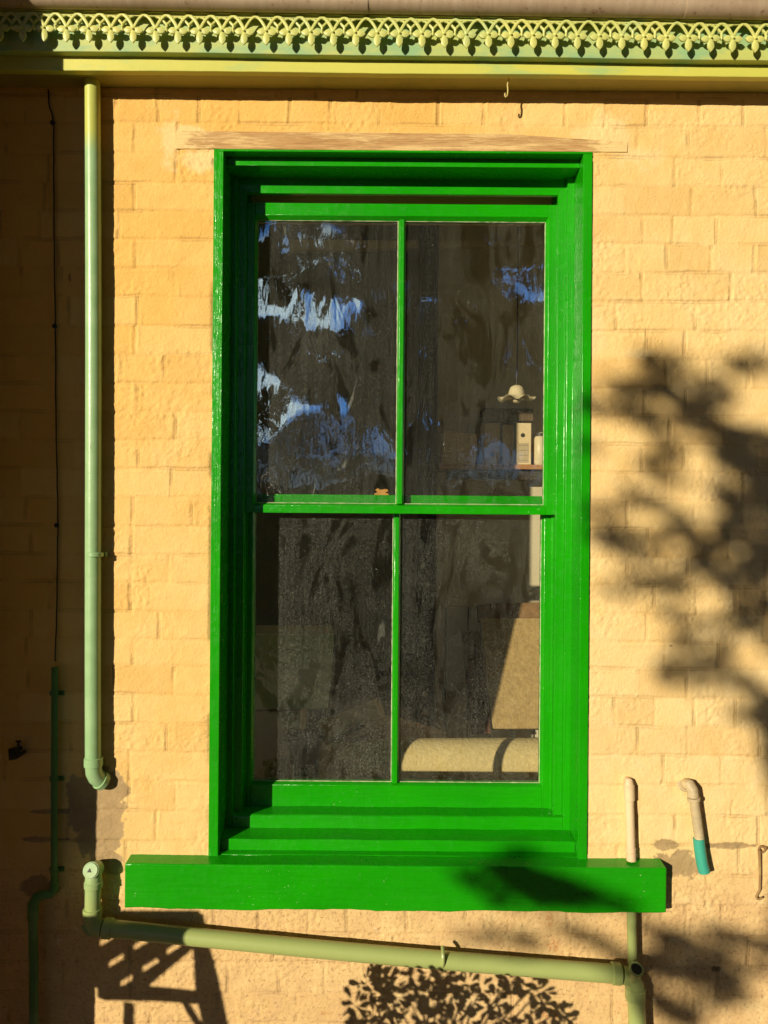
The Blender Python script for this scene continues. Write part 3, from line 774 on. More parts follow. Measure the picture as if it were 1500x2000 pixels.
# ---------------------------------------------------------------- pipes
def ring(mb, p, q, r, ln, n=24):
    """a socket collar with rounded lips centred on p along direction to q"""
    p, q = Vector(p), Vector(q); t = (q - p).normalized()
    mb.tube([p - t * ln / 2, p - t * (ln / 2 - .0015), p + t * (ln / 2 - .0015), p + t * ln / 2], [r - .0018, r, r, r - .0018], n)
dp = thing('downpipe', 'long mint green downpipe from the eave ending in an elbow left of the window', 'pipe')
DY = -0.032
r0 = 0.0222
a, b = P(180, 120, DY), P(183, 1488, DY)
mid = P(183.5, 700, DY)
n = 24; pts = []
for i in range(n + 1):
    f = i / n; p = a.lerp(b, f); p.x += 0.002 * sin(f * 5) ; pts.append(p)
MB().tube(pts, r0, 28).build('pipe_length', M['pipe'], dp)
c1 = P(184.5, 1083, DY); mb = MB(); ring(mb, c1, c1 + Vector((0, 0, 1)), r0 + .0032, .013); mb.box(c1.x - .026, c1.x + .028, DY + .012, -0.001, c1.z - .006, c1.z + .006)
mb.build('pipe_clip', M['pipe'], dp)
e0 = P(182.5, 1488, DY); mb = MB()
ring(mb, e0, e0 + Vector((0, 0, 1)), r0 + .0042, .026)
pts = [e0 + Vector((0, 0, -.012)), e0 + Vector((0.001, .001, -.030)), e0 + Vector((.006, .006, -.046)), e0 + Vector((.013, .014, -.056)), e0 + Vector((.020, .022, -.064))]
mb.tube(pts, [r0 + .001] * 5, 24)
mb.tube([pts[-2] , pts[-1] + Vector((.001, .002, -.001))], [r0 + .0045, r0 + .004], 24)
mb.build('elbow', M['pipe'], dp)

wp = thing('waste_pipe', 'sloping pale green waste pipe with capped inspection end below the sill', 'pipe')
WY = -0.046
top = P(184, 1692, WY); jn = P(183, 1800, WY)
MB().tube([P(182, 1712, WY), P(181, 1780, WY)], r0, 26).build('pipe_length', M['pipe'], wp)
mb = MB(); c1 = P(182.5, 1727, WY); ring(mb, c1, c1 + Vector((0, 0, 1)), r0 + .0038, .018); mb.tube([c1, P(183, 1700, WY), P(183, 1694, WY)], [r0 + .002, r0, r0 - .004], 26)
# capped round eye that faces out and up
cp = P(183, 1700, WY + .002); mb.tube([cp + Vector((0, .020, -.004)), cp + Vector((0, -.022, .010))], r0 + .0005, 26); mb.build('inspection_eye', M['pipe'], wp)
cc = cp + Vector((0, -.0225, .0102)); tv = Vector((0, -.042, .014)).normalized()
mb = MB(); mb.tube([cc, cc + tv * .003], [r0 - .001, r0 - .0025], 26); mb.build('end_cap', M['pipe'], wp)
mb = MB(); z0 = cc + tv * .0032
mb.tube([z0 + Vector((-.003, 0, -.001)), z0 + Vector((-.003, 0, -.001)) + tv * .002], [.0075, .0065], 3, smooth=False); mb.build('cap_socket', M['black'], wp)
mb = MB(); c1 = P(180.5, 1782, WY); ring(mb, c1, c1 + Vector((0, 0, 1)), r0 + .0042, .024)
mb.tube([c1, P(181, 1800, WY), P(186, 1811, WY), P(200, 1812, WY)], [r0 + .002, r0 + .002, r0 + .003, r0 + .003], 26)
mb.tube([P(186, 1808, WY), P(171, 1816, WY - .004), P(168, 1819, WY - .006)], [r0 - .002, r0 - .003, r0 - .001], 26)
mb.build('junction', M['pipe'], wp)
A, B = P(205, 1812, WY), P(1210, 1903, WY)
n = 40; pts = []
for i in range(n + 1):
    f = i / n; p = A.lerp(B, f); p.z -= 0.006 * sin(f * pi); pts.append(p)
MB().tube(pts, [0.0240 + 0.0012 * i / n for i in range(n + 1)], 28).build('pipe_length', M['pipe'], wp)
mb = MB(); c1 = P(211, 1813, WY); ring(mb, c1, B, r0 + .0062, .024); mb.build('coupling', M['pipe'], wp)
mb = MB(); c1 = P(1203, 1901.5, WY); ring(mb, c1, A, .0298, .026); mb.build('coupling', M['pipe'], wp)
mb = MB(); c1 = P(864, 1865, WY)
cpts = arc((c1.x, c1.y, c1.z), .0285, -pi * .60, pi * .42, (0, -1, 0), (0, 0, 1), 18)
mb.tube(cpts, .0052, 8); mb.tube([(c1.x, c1.y - .010, c1.z - .029), (c1.x - .001, c1.y - .012, c1.z - .038)], .0060, 8)
mb.build('pipe_hook', M['pipe'], wp)
mb = MB()
mb.tube([P(1215, 1904, WY), P(1232, 1908, WY), P(1240, 1922, WY), P(1241, 1940, WY)], [.0252, .026, .0255, .0255], 26)
c1 = P(1241, 1940, WY); ring(mb, c1, c1 + Vector((0, 0, 1)), .0285, .036)
st0 = P(1232, 1910, WY - .004); st1 = P(1243, 1893, WY - .040)
mb.tube([st0, st1], [.019, .0205], 24); mb.build('branch_junction', M['pipe'], wp)
mb = MB(); tt = (st1 - st0).normalized(); mb.tube([st1, st1 + tt * .0012], [.0150, .0150], 20); mb.build('open_end', M['black'], wp)
mb = MB(); tt_ = arc(st1 + tt * .001, .0176, 0, 2 * pi, tt.orthogonal().normalized(), tt.cross(tt.orthogonal()).normalized(), 24); mb.tube(tt_, .0028, 8, False); mb.build('open_end_lip', M['pipe'], wp)
MB().tube([P(1242, 1945, WY), P(1246, 2030, WY), P(1250, 2330, WY)], .0245, 26).build('pipe_length', M['pipe'], wp)
MB().tube([P(1233, 1776, WY + .012), P(1236, 1900, WY + .012)], .0135, 20).build('small_pipe', M['pipe'], wp)

vp = thing('capped_pipe', 'short cream painted pipe standing on the right end of the green sill', 'pipe')
VY = -0.020
MB().tube([P(1233, 1680, VY), P(1229, 1558, VY)], .0128, 20).build('pipe_length', M['cream_pipe'], vp)
mb = MB(); ring(mb, P(1229, 1548, VY), P(1233, 1680, VY), .0155, .045); mb.tube([P(1228.5, 1535, VY), P(1228, 1527, VY + .002), P(1225, 1524, VY + .018)], [.0145, .0125, .012], 20)
mb.build('elbow', M['cream_pipe'], vp)
mb = MB(); ring(mb, P(1232, 1660, VY), P(1229, 1558, VY), .0148, .012); mb.tube([P(1232.5, 1665, VY), P(1233, 1680, VY)], .0142, 20); mb.build('socket', M['cream_pipe'], vp)

op = thing('overflow_pipe', 'flaking grey elbow pipe with a teal sleeve poking from the wall', 'pipe')
OY = -0.034
mb = MB()
pts = [P(1338, 1532, 0.004), P(1341, 1531, -.012), P(1347, 1533, -.028), P(1352, 1541, OY), P(1354, 1556, OY)]
mb.tube(pts, [.0165, .0160, .0158, .0158, .016], 22); ring(mb, P(1355, 1561, OY), P(1365, 1640, OY), .0182, .010)
mb.tube([P(1337, 1532, 0), P(1338, 1532, -.004)], [.021, .0185], 22)
mb.build('elbow', M['bare_pipe'], op)
MB().tube([P(1355, 1560, OY), P(1367, 1645, OY)], .0138, 20).build('pipe_length', M['bare_pipe'], op)
mb = MB(); mb.tube([P(1364.5, 1637, OY), P(1367, 1660, OY), P(1371, 1685, OY), P(1375.5, 1703, OY)], [.0160, .0162, .0163, .0165], 24, caps=True); mb.build('sleeve', M['teal'], op)

ck = thing('cabin_hook', 'rusty iron cabin hook hanging from an eye by the right edge', 'hook')
KY = -0.012
mb = MB(); e = P(1487, 1658, -0.006); mb.tube(arc((e.x, -.009, e.z), .009, 0, 2 * pi, (1, 0, 0), (0, 0, 1), 14), .0032, 8, False); mb.tube([(e.x + .006, 0.002, e.z + .005), (e.x + .012, -.014, e.z + .004)], .0045, 8); mb.build('eye', M['rust'], ck)
mb = MB(); mb.tube([P(1483, 1660, KY), P(1484, 1675, KY), P(1484.5, 1715, KY), P(1484, 1738, KY), P(1480, 1745, KY), P(1477, 1751, KY), P(1479, 1755.5, KY), P(1484, 1756, KY), P(1490, 1753, KY - .004)], [.0050, .0042, .0036, .0036, .0036, .0036, .0036, .0034, .003], 10); mb.build('rod', M['rust'], ck)

cd = thing('conduit_pipe', 'dark green conduit pipe with a stepped joint in the shade at far left', 'pipe')
CY = -0.020
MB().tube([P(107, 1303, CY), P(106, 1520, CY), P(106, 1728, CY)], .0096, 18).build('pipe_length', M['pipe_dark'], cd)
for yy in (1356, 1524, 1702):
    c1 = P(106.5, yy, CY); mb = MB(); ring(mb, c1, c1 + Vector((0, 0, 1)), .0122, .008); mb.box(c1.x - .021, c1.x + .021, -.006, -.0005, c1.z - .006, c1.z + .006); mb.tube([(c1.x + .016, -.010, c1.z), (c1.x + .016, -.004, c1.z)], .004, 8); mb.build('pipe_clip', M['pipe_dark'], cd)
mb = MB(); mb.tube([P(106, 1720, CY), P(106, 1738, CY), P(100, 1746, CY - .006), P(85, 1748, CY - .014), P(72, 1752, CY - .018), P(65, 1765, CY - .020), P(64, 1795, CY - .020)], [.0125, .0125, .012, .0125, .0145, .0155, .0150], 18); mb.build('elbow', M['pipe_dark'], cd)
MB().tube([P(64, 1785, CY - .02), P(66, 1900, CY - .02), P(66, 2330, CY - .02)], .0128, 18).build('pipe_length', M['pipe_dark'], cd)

cb = MB(); pts = [P(x, y, -.006) for x, y in ((94, 175), (96, 205), (102, 225), (105, 250), (104.5, 330), (106, 480), (108, 636), (109, 800), (112, 950), (113, 1025), (112, 1120), (110, 1220), (107, 1306))]
fine = []
for i in range(len(pts) - 1):
    for k in range(6): fine.append(pts[i].lerp(pts[i + 1], k / 6) + Vector((0.0006 * sin(i * 3 + k), 0, 0)))
cb.tube(fine, .0022, 8)
for x, y in ((104, 240), (108, 637), (112, 1026)): cb.tube([P(x - 1.5, y, 0), P(x - 1.5, y, -.010)], [.0075, .006], 10)
tag(cb.build('cable', M['black']), 'thin black cable clipped down the shaded bricks into the conduit', 'cable')

ht = thing('holdfast', 'black iron holdfast fixed to the shaded bricks near the left edge', 'bracket')
c1 = P(32, 1468, -.02)
mb = MB(); mb.tube([(c1.x, 0, c1.z + .004), (c1.x, -.03, c1.z + .004)], .008, 12); mb.tube([P(36, 1448, -.028), P(36, 1472, -.028)], .0035, 10); mb.tube([P(31, 1448, -.028), P(41, 1448, -.028)], .003, 8); mb.build('stem', M['black'], ht)
mb = MB(); mb.prism([(c1.x - .020, c1.z + .010), (c1.x - .004, c1.z + .014), (c1.x + .002, c1.z - .006), (c1.x + .026, c1.z + .006), (c1.x + .030, c1.z - .002), (c1.x + .004, c1.z - .020), (c1.x - .018, c1.z - .024)], 'y', -.030, -.018); mb.build('claw', M['black'], ht, .002)

# ---------------------------------------------------------------- the room behind the glass
RX0, RX1, RY0, RY1, RZ0, RZ1 = -1.0, 1.38, 0.262, 1.74, 0.35, CZ + 1.55
struct(MB().box(RX0, RX1, RY0, RY1 + .1, RZ0 - .1, RZ0).build('floor', M['pale']))
struct(MB().box(RX0, RX1, RY0, RY1 + .1, RZ1, RZ1 + .1).build('ceiling', M['pale']))
rw = thing('room_wall', 'cream plaster and grey boarding at the back of the dim room', 'wall')
sp = P(852, 1100, RY1).x
MB().box(sp, RX1, RY1, RY1 + .1, RZ0, RZ1).build('plaster', M['plaster'], rw)
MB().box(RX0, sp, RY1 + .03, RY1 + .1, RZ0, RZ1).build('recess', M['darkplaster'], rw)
for bx in ((RX0, XLo, RZ0, RZ1), (XRo, RX1, RZ0, RZ1), (XLo + .001, XRo - .001, ZH + .001, RZ1), (XLo + .001, XRo - .001, RZ0, ZB - .06)):
    MB().box(bx[0], bx[1], .2405, .2615, bx[2], bx[3]).build('bounce_lining', M['pale'], rw)  # added panels, kept pale to bounce sunlight round the room
MB().box(RX0 - .1, RX0, RY0, RY1, RZ0, RZ1).build('end_wall', M['pale'], rw)
ew = MB().box(RX1, RX1 + .1, RY0, RY1, RZ0, CZ - .9).box(RX1, RX1 + .1, RY0, RY1, CZ + .95, RZ1).box(RX1, RX1 + .1, RY0, .30, CZ - .8995, CZ + .9495).box(RX1, RX1 + .1, 1.85, RY1, CZ - .8995, CZ + .9495)  # opening added here to let sky light into the room
ew.build('end_wall', M['pale'], rw)
for i in range(11):
    x = sp + .05 + i * .115
    MB().box(x, x + .006, RY1 - .004, RY1 + .001, RZ0, P(800, 925, RY1).z).build('bead', M['darkwood'], rw)
pa, pb = P(815, 1000, 1.60), P(852, 1000, 1.60)
post = thing('post', 'dark timber post inside the room behind the middle glazing bar, flecked with white paint', 'post')
MB().box(pa.x, pb.x, 1.58, 1.64, RZ0, RZ1).build('shaft', M['darkwood'], post, .004)
R = random.Random(6)
for (fx, fy, fn, fw) in ((826, 1104, 5, 2), (834, 1141, 7, 3), (827, 1250, 6, 2), (829, 1355, 10, 3), (822, 1378, 9, 3), (828, 1392, 16, 5), (820, 1400, 8, 2)):
    pr_ = []; m_ = 22
    c_ = P(fx, fy, 1.578)
    for i in range(m_):
        r_ = (.006 + fw * .0028) * R.uniform(.35, 1.15); pr_.append((c_.x + r_ * cos(2 * pi * i / m_), c_.z + r_ * 1.3 * sin(2 * pi * i / m_)))
    MB().prism(pr_, 'y', 1.577, 1.5799).build('paint_fleck', M['pale'], post)
a, b = P(568, 470, 1.64), P(1062, 497, 1.64)  # added bar that stands in for a pale band of light
rb = MB(); rb.hexa([(a.x, 1.62, b.z), (b.x, 1.62, b.z + .045), (b.x, 1.62, a.z), (a.x, 1.62, a.z)], [(a.x, 1.66, b.z), (b.x, 1.66, b.z + .045), (b.x, 1.66, a.z), (a.x, 1.66, a.z)])
tag(rb.build('light_band_bar', M['white'], None, .003), 'added pale bar standing in for a band of light high up across the back of the room', 'rail')
# shelf and what stands on it
SY = 1.565
sh = thing('shelf', 'orange pine shelf on the back wall seen through the upper right pane', 'shelf')
a, b = P(858, 906, SY), P(1215, 918, SY)
MB().box(a.x, b.x, SY, RY1 - .001, b.z, a.z).build('shelf_board', M['shelf'], sh, .003)
MB().box(a.x + .04, b.x, RY1 - .14, RY1 - .12, b.z - .05, b.z - .0005).build('batten', M['darkwood'], sh)
a0 = a.z
def shelf_box(x0, x1, ytop, d0, d1, name, mat):
    p, q_ = P(x0, ytop, d0), P(x1, ytop, d0)
    return MB().box(p.x, q_.x, d0, d1, a0 + .0008, p.z)
cbx = thing('cardboard_box', 'plain brown cardboard box at the left end of the pine shelf', 'box')
p, q_ = P(866, 842, SY + .02), P(934, 848, SY + .02); p0, q0 = P(865, 900, SY + .02), P(929, 900, SY + .02)
mb = MB(); mb.hexa([(p0.x, SY + .02, a0 + .001), (q0.x, SY + .02, a0 + .001), (q_.x, SY + .02, q_.z), (p.x, SY + .02, p.z)], [(p0.x, SY + .17, a0 + .001), (q0.x, SY + .17, a0 + .001), (q_.x, SY + .17, q_.z), (p.x, SY + .17, p.z)])
mb.build('carton', M['card'], cbx, .002)
MB().box(p.x + .003, q_.x - .003, SY + .1, SY + .104, p.z - .012, p.z + .0006).build('flap_seam', M['darkwood'], cbx)
def file_box(x0, x1, ytop, mat, label, holes, lab=None):
    t = thing('file_box', label, 'file box', 'file boxes on the pine shelf')
    p, q_ = P(x0, ytop, SY + .015), P(x1, ytop, SY + .015)
    MB().box(p.x, q_.x, SY + .015, SY + .17, a0 + .0008, p.z).build('case', mat, t, .0025)
    for (hx, hy, hr) in holes:
        c_ = P(hx, hy, SY + .014)
        MB().tube([(c_.x, SY + .0155, c_.z), (c_.x, SY + .0125, c_.z)], hr, 18).build('finger_hole', M['black'], t)
    if lab:
        u, v = P(lab[0], lab[1], SY + .014), P(lab[2], lab[3], SY + .014)
        MB().box(u.x, v.x, SY + .0135, SY + .0149, v.z, u.z).build('label_sheet', M['paper'], t)
        for k in range(4):
            zz_ = v.z + (u.z - v.z) * (k + .5) / 4
            MB().box(u.x + .003, v.x - .003, SY + .0128, SY + .0134, zz_, zz_ + .0015).build('ruled_line', M['black'], t)
    return t
file_box(947, 976, 826, M['card'], 'brown upright file box with a finger hole low on its spine', [(962, 888, .0105)])
file_box(1009, 1038, 826, M['card_pale'], 'cream file box with a ruled label, half in the sun', [(1021, 850, .0105)], (1012, 865, 1032, 904))
t = thing('wooden_tray', 'dark edged upright tray between the two file boxes', 'tray')
u, v = P(979, 826, SY + .03), P(1006, 826, SY + .03)
MB().box(u.x, v.x, SY + .03, SY + .17, a0 + .0008, u.z - .01).build('case', M['card'], t)
for xx_ in (u.x, v.x - .006): MB().box(xx_, xx_ + .006, SY + .02, SY + .0295, a0 + .0008, u.z).build('edge', M['darkwood'], t)
u, v = P(944, 797, SY + .03), P(1042, 824, SY + .03)
t = MB().box(u.x, v.x, SY + .03, SY + .17, v.z + .0045, u.z); tag(t.build('flat_box', M['shade_card'], None, .003), 'flat brown box, shade put into its colour, lying across the tops of the file boxes', 'box')
jr = thing('jar', 'pale glass jar at the sunny right end of the pine shelf', 'jar')
c_ = P(1056, 880, SY + .05); zt = P(1056, 850, SY + .05).z
MB().tube([(c_.x, SY + .06, a0 + .001), (c_.x, SY + .06, a0 + .012), (c_.x, SY + .06, zt - .02), (c_.x, SY + .06, zt - .006)], [.030, .036, .036, .027], 24).build('body', M['white'], jr)
MB().tube([(c_.x, SY + .06, zt - .0055), (c_.x, SY + .06, zt + .010)], [.029, .029], 24).build('lid', M['darkwood'], jr)
# cream wall board below the shelf
u, v = P(852, 922, 1.71), P(1175, 922, 1.71)
t = MB().box(u.x, v.x, 1.712, 1.7385, P(852, 1185, 1.71).z, u.z); tag(t.build('wall_panel', M['plaster'], None, .003), 'cream panel on the back wall directly below the pine shelf', 'panel')

# hanging lamp
lp = thing('pendant_lamp', 'cream pendant lamp with a frilly hat-shaped glass shade and bulb', 'lamp')
LD = 1.15
c_ = P(1009, 770, LD); pr = [(0.004, 24), (.016, 24), (.030, 19), (.037, 8), (.040, -2), (.052, -7), (.070, -10), (.086, -12)]
nn = 72; vs = []
for layer in (0, 1):
    for (r, dy) in pr:
        rr = r * .93 - layer * .003
        for k in range(nn):
            a = 2 * pi * k / nn; fl = max(0, (r - .045) / .041)
            z = c_.z + (dy) * S * 1.08 + fl * .009 * cos(6 * a + .6) - layer * .003
            r2 = max(.001, rr) * (1 + fl * .05 * cos(6 * a + 1.5))
            vs.append((c_.x + r2 * cos(a), LD + r2 * sin(a), z))
mrow = len(pr)
fs = []
for layer in (0, 1):
    o = layer * mrow * nn
    for i in range(mrow - 1):
        for k in range(nn): fs.append((o + i * nn + k, o + i * nn + (k + 1) % nn, o + (i + 1) * nn + (k + 1) % nn, o + (i + 1) * nn + k))
for k in range(nn):
    i0, i1 = (mrow - 1) * nn + k, (mrow - 1) * nn + (k + 1) % nn
    fs.append((i0, i1, i1 + mrow * nn, i0 + mrow * nn))
mb = MB(); mb.add(vs, fs); mb.build('lamp_shade', M['white'], lp, 0, 60)
mb = MB(); mb.tube([(c_.x, LD, c_.z + .0 - s_) for s_ in (-.02, 0.0, .010, .020, .030, .037, .040)], [.014, .018, .022, .0235, .020, .012, .002], 24); mb.build('bulb', M['white'], lp)
MB().tube([(c_.x, LD, c_.z + .03), (c_.x + .002, LD, c_.z + .2), (c_.x, LD, RZ1)], .003, 8).build('flex', M['black'], lp)

# things leaning and lying low down in the room
def leaner(pts_px, thick, name, mat, label, cat, extra=None):
    fr_ = [P(*p) for p in pts_px]
    n = (fr_[1] - fr_[0]).cross(fr_[3] - fr_[0]).normalized()
    if n.y < 0: n = -n
    mb = MB(); mb.hexa(fr_, [p + n * thick for p in fr_])
    return tag(mb.build(name, mat, None, .004), label, cat)
leaner([(962, 1423, 1.36), (1140, 1423, 1.36), (1140, 1207, 1.58), (938, 1207, 1.58)], .03, 'carpet_offcut', M['carpet'], 'ochre carpet covered board leaning with the sun across it', 'carpet')
leaner([(934, 1213, 1.60), (1140, 1213, 1.60), (1140, 1173, 1.63), (932, 1180, 1.63)], .03, 'leather_case', M['leather'], 'tan leather case top showing just above the leaning carpet board', 'case')
leaner([(922, 1433, 1.33), (960, 1433, 1.33), (938, 1232, 1.56), (901, 1232, 1.56)], .025, 'red_board', M['redboard'], 'narrow red-brown board leaning left of the carpet board', 'board')
# big roll
RD = 0.86
ax0, ax1 = P(655, 1488, RD), P(1360, 1486, RD); rr = .092
mb = MB(); n = 30; pts = []; rs = []
for i in range(n + 1):
    f = i / n; pts.append(ax0.lerp(ax1, f)); rs.append(rr * min(1.0, .60 + f * 3.2) if f < .125 else rr)
rs[0] = rr * .35
mb.tube(pts, rs, 40)
bigroll = thing('carpet_roll', 'fat cream roll of carpet underlay lying inside the lower sash', 'carpet roll')
mb.build('roll', M['foam'], bigroll)
mb = MB(); e0_ = P(700, 1490, RD - rr * .5)
sp_ = [Vector((ax0.x + .002, RD + (.012 + .0035 * k) * cos(k * .8), ax0.z + (.012 + .0035 * k) * sin(k * .8))) for k in range(0, 8)]
mb.tube(sp_, .003, 6); mb.build('coiled_edge', M['card'], bigroll)
mb = MB(); n = 16; pts = bez(P(628, 1432, 1.02), P(700, 1395, 1.05), P(860, 1452, 1.15), n); mb.tube(pts, [.055] * (n + 1), 26)
tag(mb.build('bolster', M['card']), 'curved brown bolster lying behind the fat underlay roll', 'bolster')
t = thing('paper_roll', 'cream paper roll propped at a slant above the bolster', 'paper roll')
a, b = P(640, 1425, 1.05), P(742, 1382, 1.0)
MB().tube([a, b], .043, 26).build('tube', M['card_pale'], t)
MB().tube([b, b + (b - a).normalized() * .002], .030, 22).build('tube_end', M['card'], t)
t = MB().tube([P(655, 1442, .96), P(712, 1414, .94)], .010, 12); tag(t.build('red_stick', M['redboard']), 'short red stick lying under the slanted paper roll', 'stick')
# left stack
t = thing('pale_carton', 'tall pale carton standing on other boxes behind the lower left pane', 'box')
mb = MB(); d0 = .62
f4 = [P(470, 1387, d0), P(640, 1385, d0), P(653, 1238, d0), P(470, 1238, d0)]
mb.hexa(f4, [p + Vector((-.02, .22, 0)) for p in f4]); mb.build('carton', M['card_pale'], t, .003)
u, v = P(470, 1274, d0 - .003), P(650, 1272, d0 - .003)
MB().box(u.x, v.x - .006, d0 - .003, d0 - .0005, v.z - .0012, v.z + .0012).build('lid_line', M['card'], t)
mb = MB(); f4 = [P(470, 1530, d0), P(582, 1530, d0), P(588, 1390, d0), P(470, 1390, d0)]
mb.hexa(f4, [p + Vector((0, .24, 0)) for p in f4]); t = thing('lower_carton', 'brown carton underneath the tall pale one', 'box'); mb.build('carton', M['card'], t, .003)
u, v = P(560, 1500, d0 - .003), P(566, 1392, d0 - .003); MB().box(u.x, v.x, d0 - .003, d0 - .0005, u.z, v.z - .01).build('corner_strip', M['card_pale'], t)
t = thing('storage_tub', 'grey rounded storage tub on the floor beside the brown carton', 'tub')
mb = MB(); f4 = [P(580, 1545, .50), P(616, 1545, .50), P(628, 1442, .50), P(560, 1442, .50)]
mb.hexa(f4, [p + Vector((0, .09, 0)) for p in f4]); mb.build('body', M['grey'], t, .012)
u = P(594, 1444, .5); MB().box(P(557, 1442, .5).x, P(630, 1442, .5).x, .494, .596, u.z, u.z + .010).build('rim', M['grey'], t, .003)
# a bench carries all this
tb = thing('work_bench', 'dark-legged bench with a top paled to bounce sun, under the cartons and rolls inside the window', 'bench')
bz = P(700, 1548, .62).z
MB().box(-.95, 1.33, .34, 1.25, bz - .04, bz).build('bench_top', M['foam'], tb, .003)  # underlay cream on the top so the bench bounces sunlight
for x_ in (-.92, 1.25):
    for y_ in (.36, 1.19): MB().box(x_, x_ + .05, y_, y_ + .05, RZ0, bz - .0405).build('leg', M['darkwood'], tb)
# bright bottle shape at the sunlit edge
# ---------------------------------------------------------------- ground and what stands outside behind the camera
g = MB(); g.add([(-150, -150, 0), (150, -150, 0), (150, 150, 0), (-150, 150, 0)], [(0, 1, 2, 3)])
struct(g.build('ground', M['ground']))
def foliage(name, mat, parent, clumps, leaf, aspect=0.4, seed=1, keep=None):
    """clumps: (cx,cy,cz, rx,ry,rz, count); many small leaf faces"""
    r = np.random.default_rng(seed); V = []
    for (cx, cy, cz_, rx, ry, rz, n) in clumps:
        u = r.normal(size=(n, 3)); u /= np.linalg.norm(u, axis=1)[:, None]; u *= r.random((n, 1)) ** (1 / 2.2)
        c_ = u * np.array([rx, ry, rz]) + np.array([cx, cy, cz_])
        d1 = r.normal(size=(n, 3)); d1 /= np.linalg.norm(d1, axis=1)[:, None]
        d2 = np.cross(d1, r.normal(size=(n, 3))); d2 /= np.linalg.norm(d2, axis=1)[:, None]
        d3 = np.cross(d1, d2); L = leaf * (0.6 + 0.8 * r.random((n, 1)))
        tip, base = c_ + d1 * L / 2, c_ - d1 * L / 2
        m1 = c_ + d2 * L * aspect / 2 + d3 * L * .06; m2 = c_ - d2 * L * aspect / 2 + d3 * L * .06
        q4 = np.stack([base, m1, tip, m2], 1)
        if keep is not None: q4 = q4[keep(c_)]
        V.append(q4)
    V = np.concatenate(V).reshape(-1, 3).astype(np.float32); n = len(V) // 4
    me = bpy.data.meshes.new(name); me.vertices.add(len(V)); me.vertices.foreach_set('co', V.ravel())
    me.loops.add(n * 4); me.loops.foreach_set('vertex_index', np.arange(n * 4, dtype=np.int32))
    me.polygons.add(n); me.polygons.foreach_set('loop_start', np.arange(0, n * 4, 4, dtype=np.int32))
    me.update(calc_edges=True); me.materials.append(mat)
    o = bpy.data.objects.new(name, me); col.objects.link(o)
    if parent: o.parent = parent
    return o
def limb(mb, p, q_, r0_, r1_, R, n=8, wig=.06):
    p, q_ = Vector(p), Vector(q_); L = (q_ - p).length; pts = []
    o1 = Vector((R.uniform(-1, 1), R.uniform(-1, 1), R.uniform(-.5, .5))) * wig * L
    for i in range(n + 1):
        f = i / n; pts.append(p.lerp(q_, f) + o1 * sin(f * pi))
    mb.tube(pts, [r0_ + (r1_ - r0_) * i / n for i in range(n + 1)], 8)

# tree whose branch shades the right of the wall
SD = 5.8
def cast(px, py, t=SD):
    p = P(px, py); return Vector((p.x - TX * t, -t, p.z + TZ * t))
tree = thing('gum_tree', 'leafy tree out in the sun whose branch shades the right-hand bricks', 'tree')
R = random.Random(21); tk = MB()
root = Vector((-2.1, -SD - .3, 0)); fork = Vector((-2.2, -SD - .2, 2.6))
limb(tk, root, fork, .22, .15, R, 10, .03)
b1 = cast(1640, 880); limb(tk, fork, b1, .10, .05, R)
limb(tk, fork, (-2.5, -SD - .9, 5.2), .12, .05, R); limb(tk, fork, (-2.9, -SD + .3, 5.4), .10, .04, R)
segs = [((1640, 880), (1440, 900), .022, .012), ((1440, 900), (1290, 740), .010, .004), ((1440, 900), (1330, 860), .010, .005),
        ((1640, 880), (1450, 1130), .020, .010), ((1450, 1130), (1280, 1180), .008, .004), ((1450, 1010), (1250, 1000), .008, .004), ((1450, 1130), (1430, 1400), .008, .004),
        ((1640, 880), (1500, 1900), .030, .015), ((1500, 1900), (1100, 1730), .012, .005), ((1500, 1900), (1250, 1900), .012, .006)]
for (s0, s1, q0_, q1_) in segs: limb(tk, cast(*s0), cast(*s1), q0_, q1_, R, 8, .03)
tk.build('trunk', M['bark'], tree)
cl = []
def stroke(x0, y0, x1, y1, wd, dens=1.0):
    L = math.hypot(x1 - x0, y1 - y0); k = max(1, int(L / max(10, wd * .8)))
    for i in range(k + 1):
        f = i / k; p = cast(x0 + (x1 - x0) * f + R.uniform(-3, 3), y0 + (y1 - y0) * f + R.uniform(-3, 3), SD + R.uniform(-.22, .22))
        w_ = wd * S * R.uniform(.68, .98); cl.append((p.x, p.y, p.z, w_, .10, w_, int(25 * dens * max(.35, (wd / 20) ** 2))))
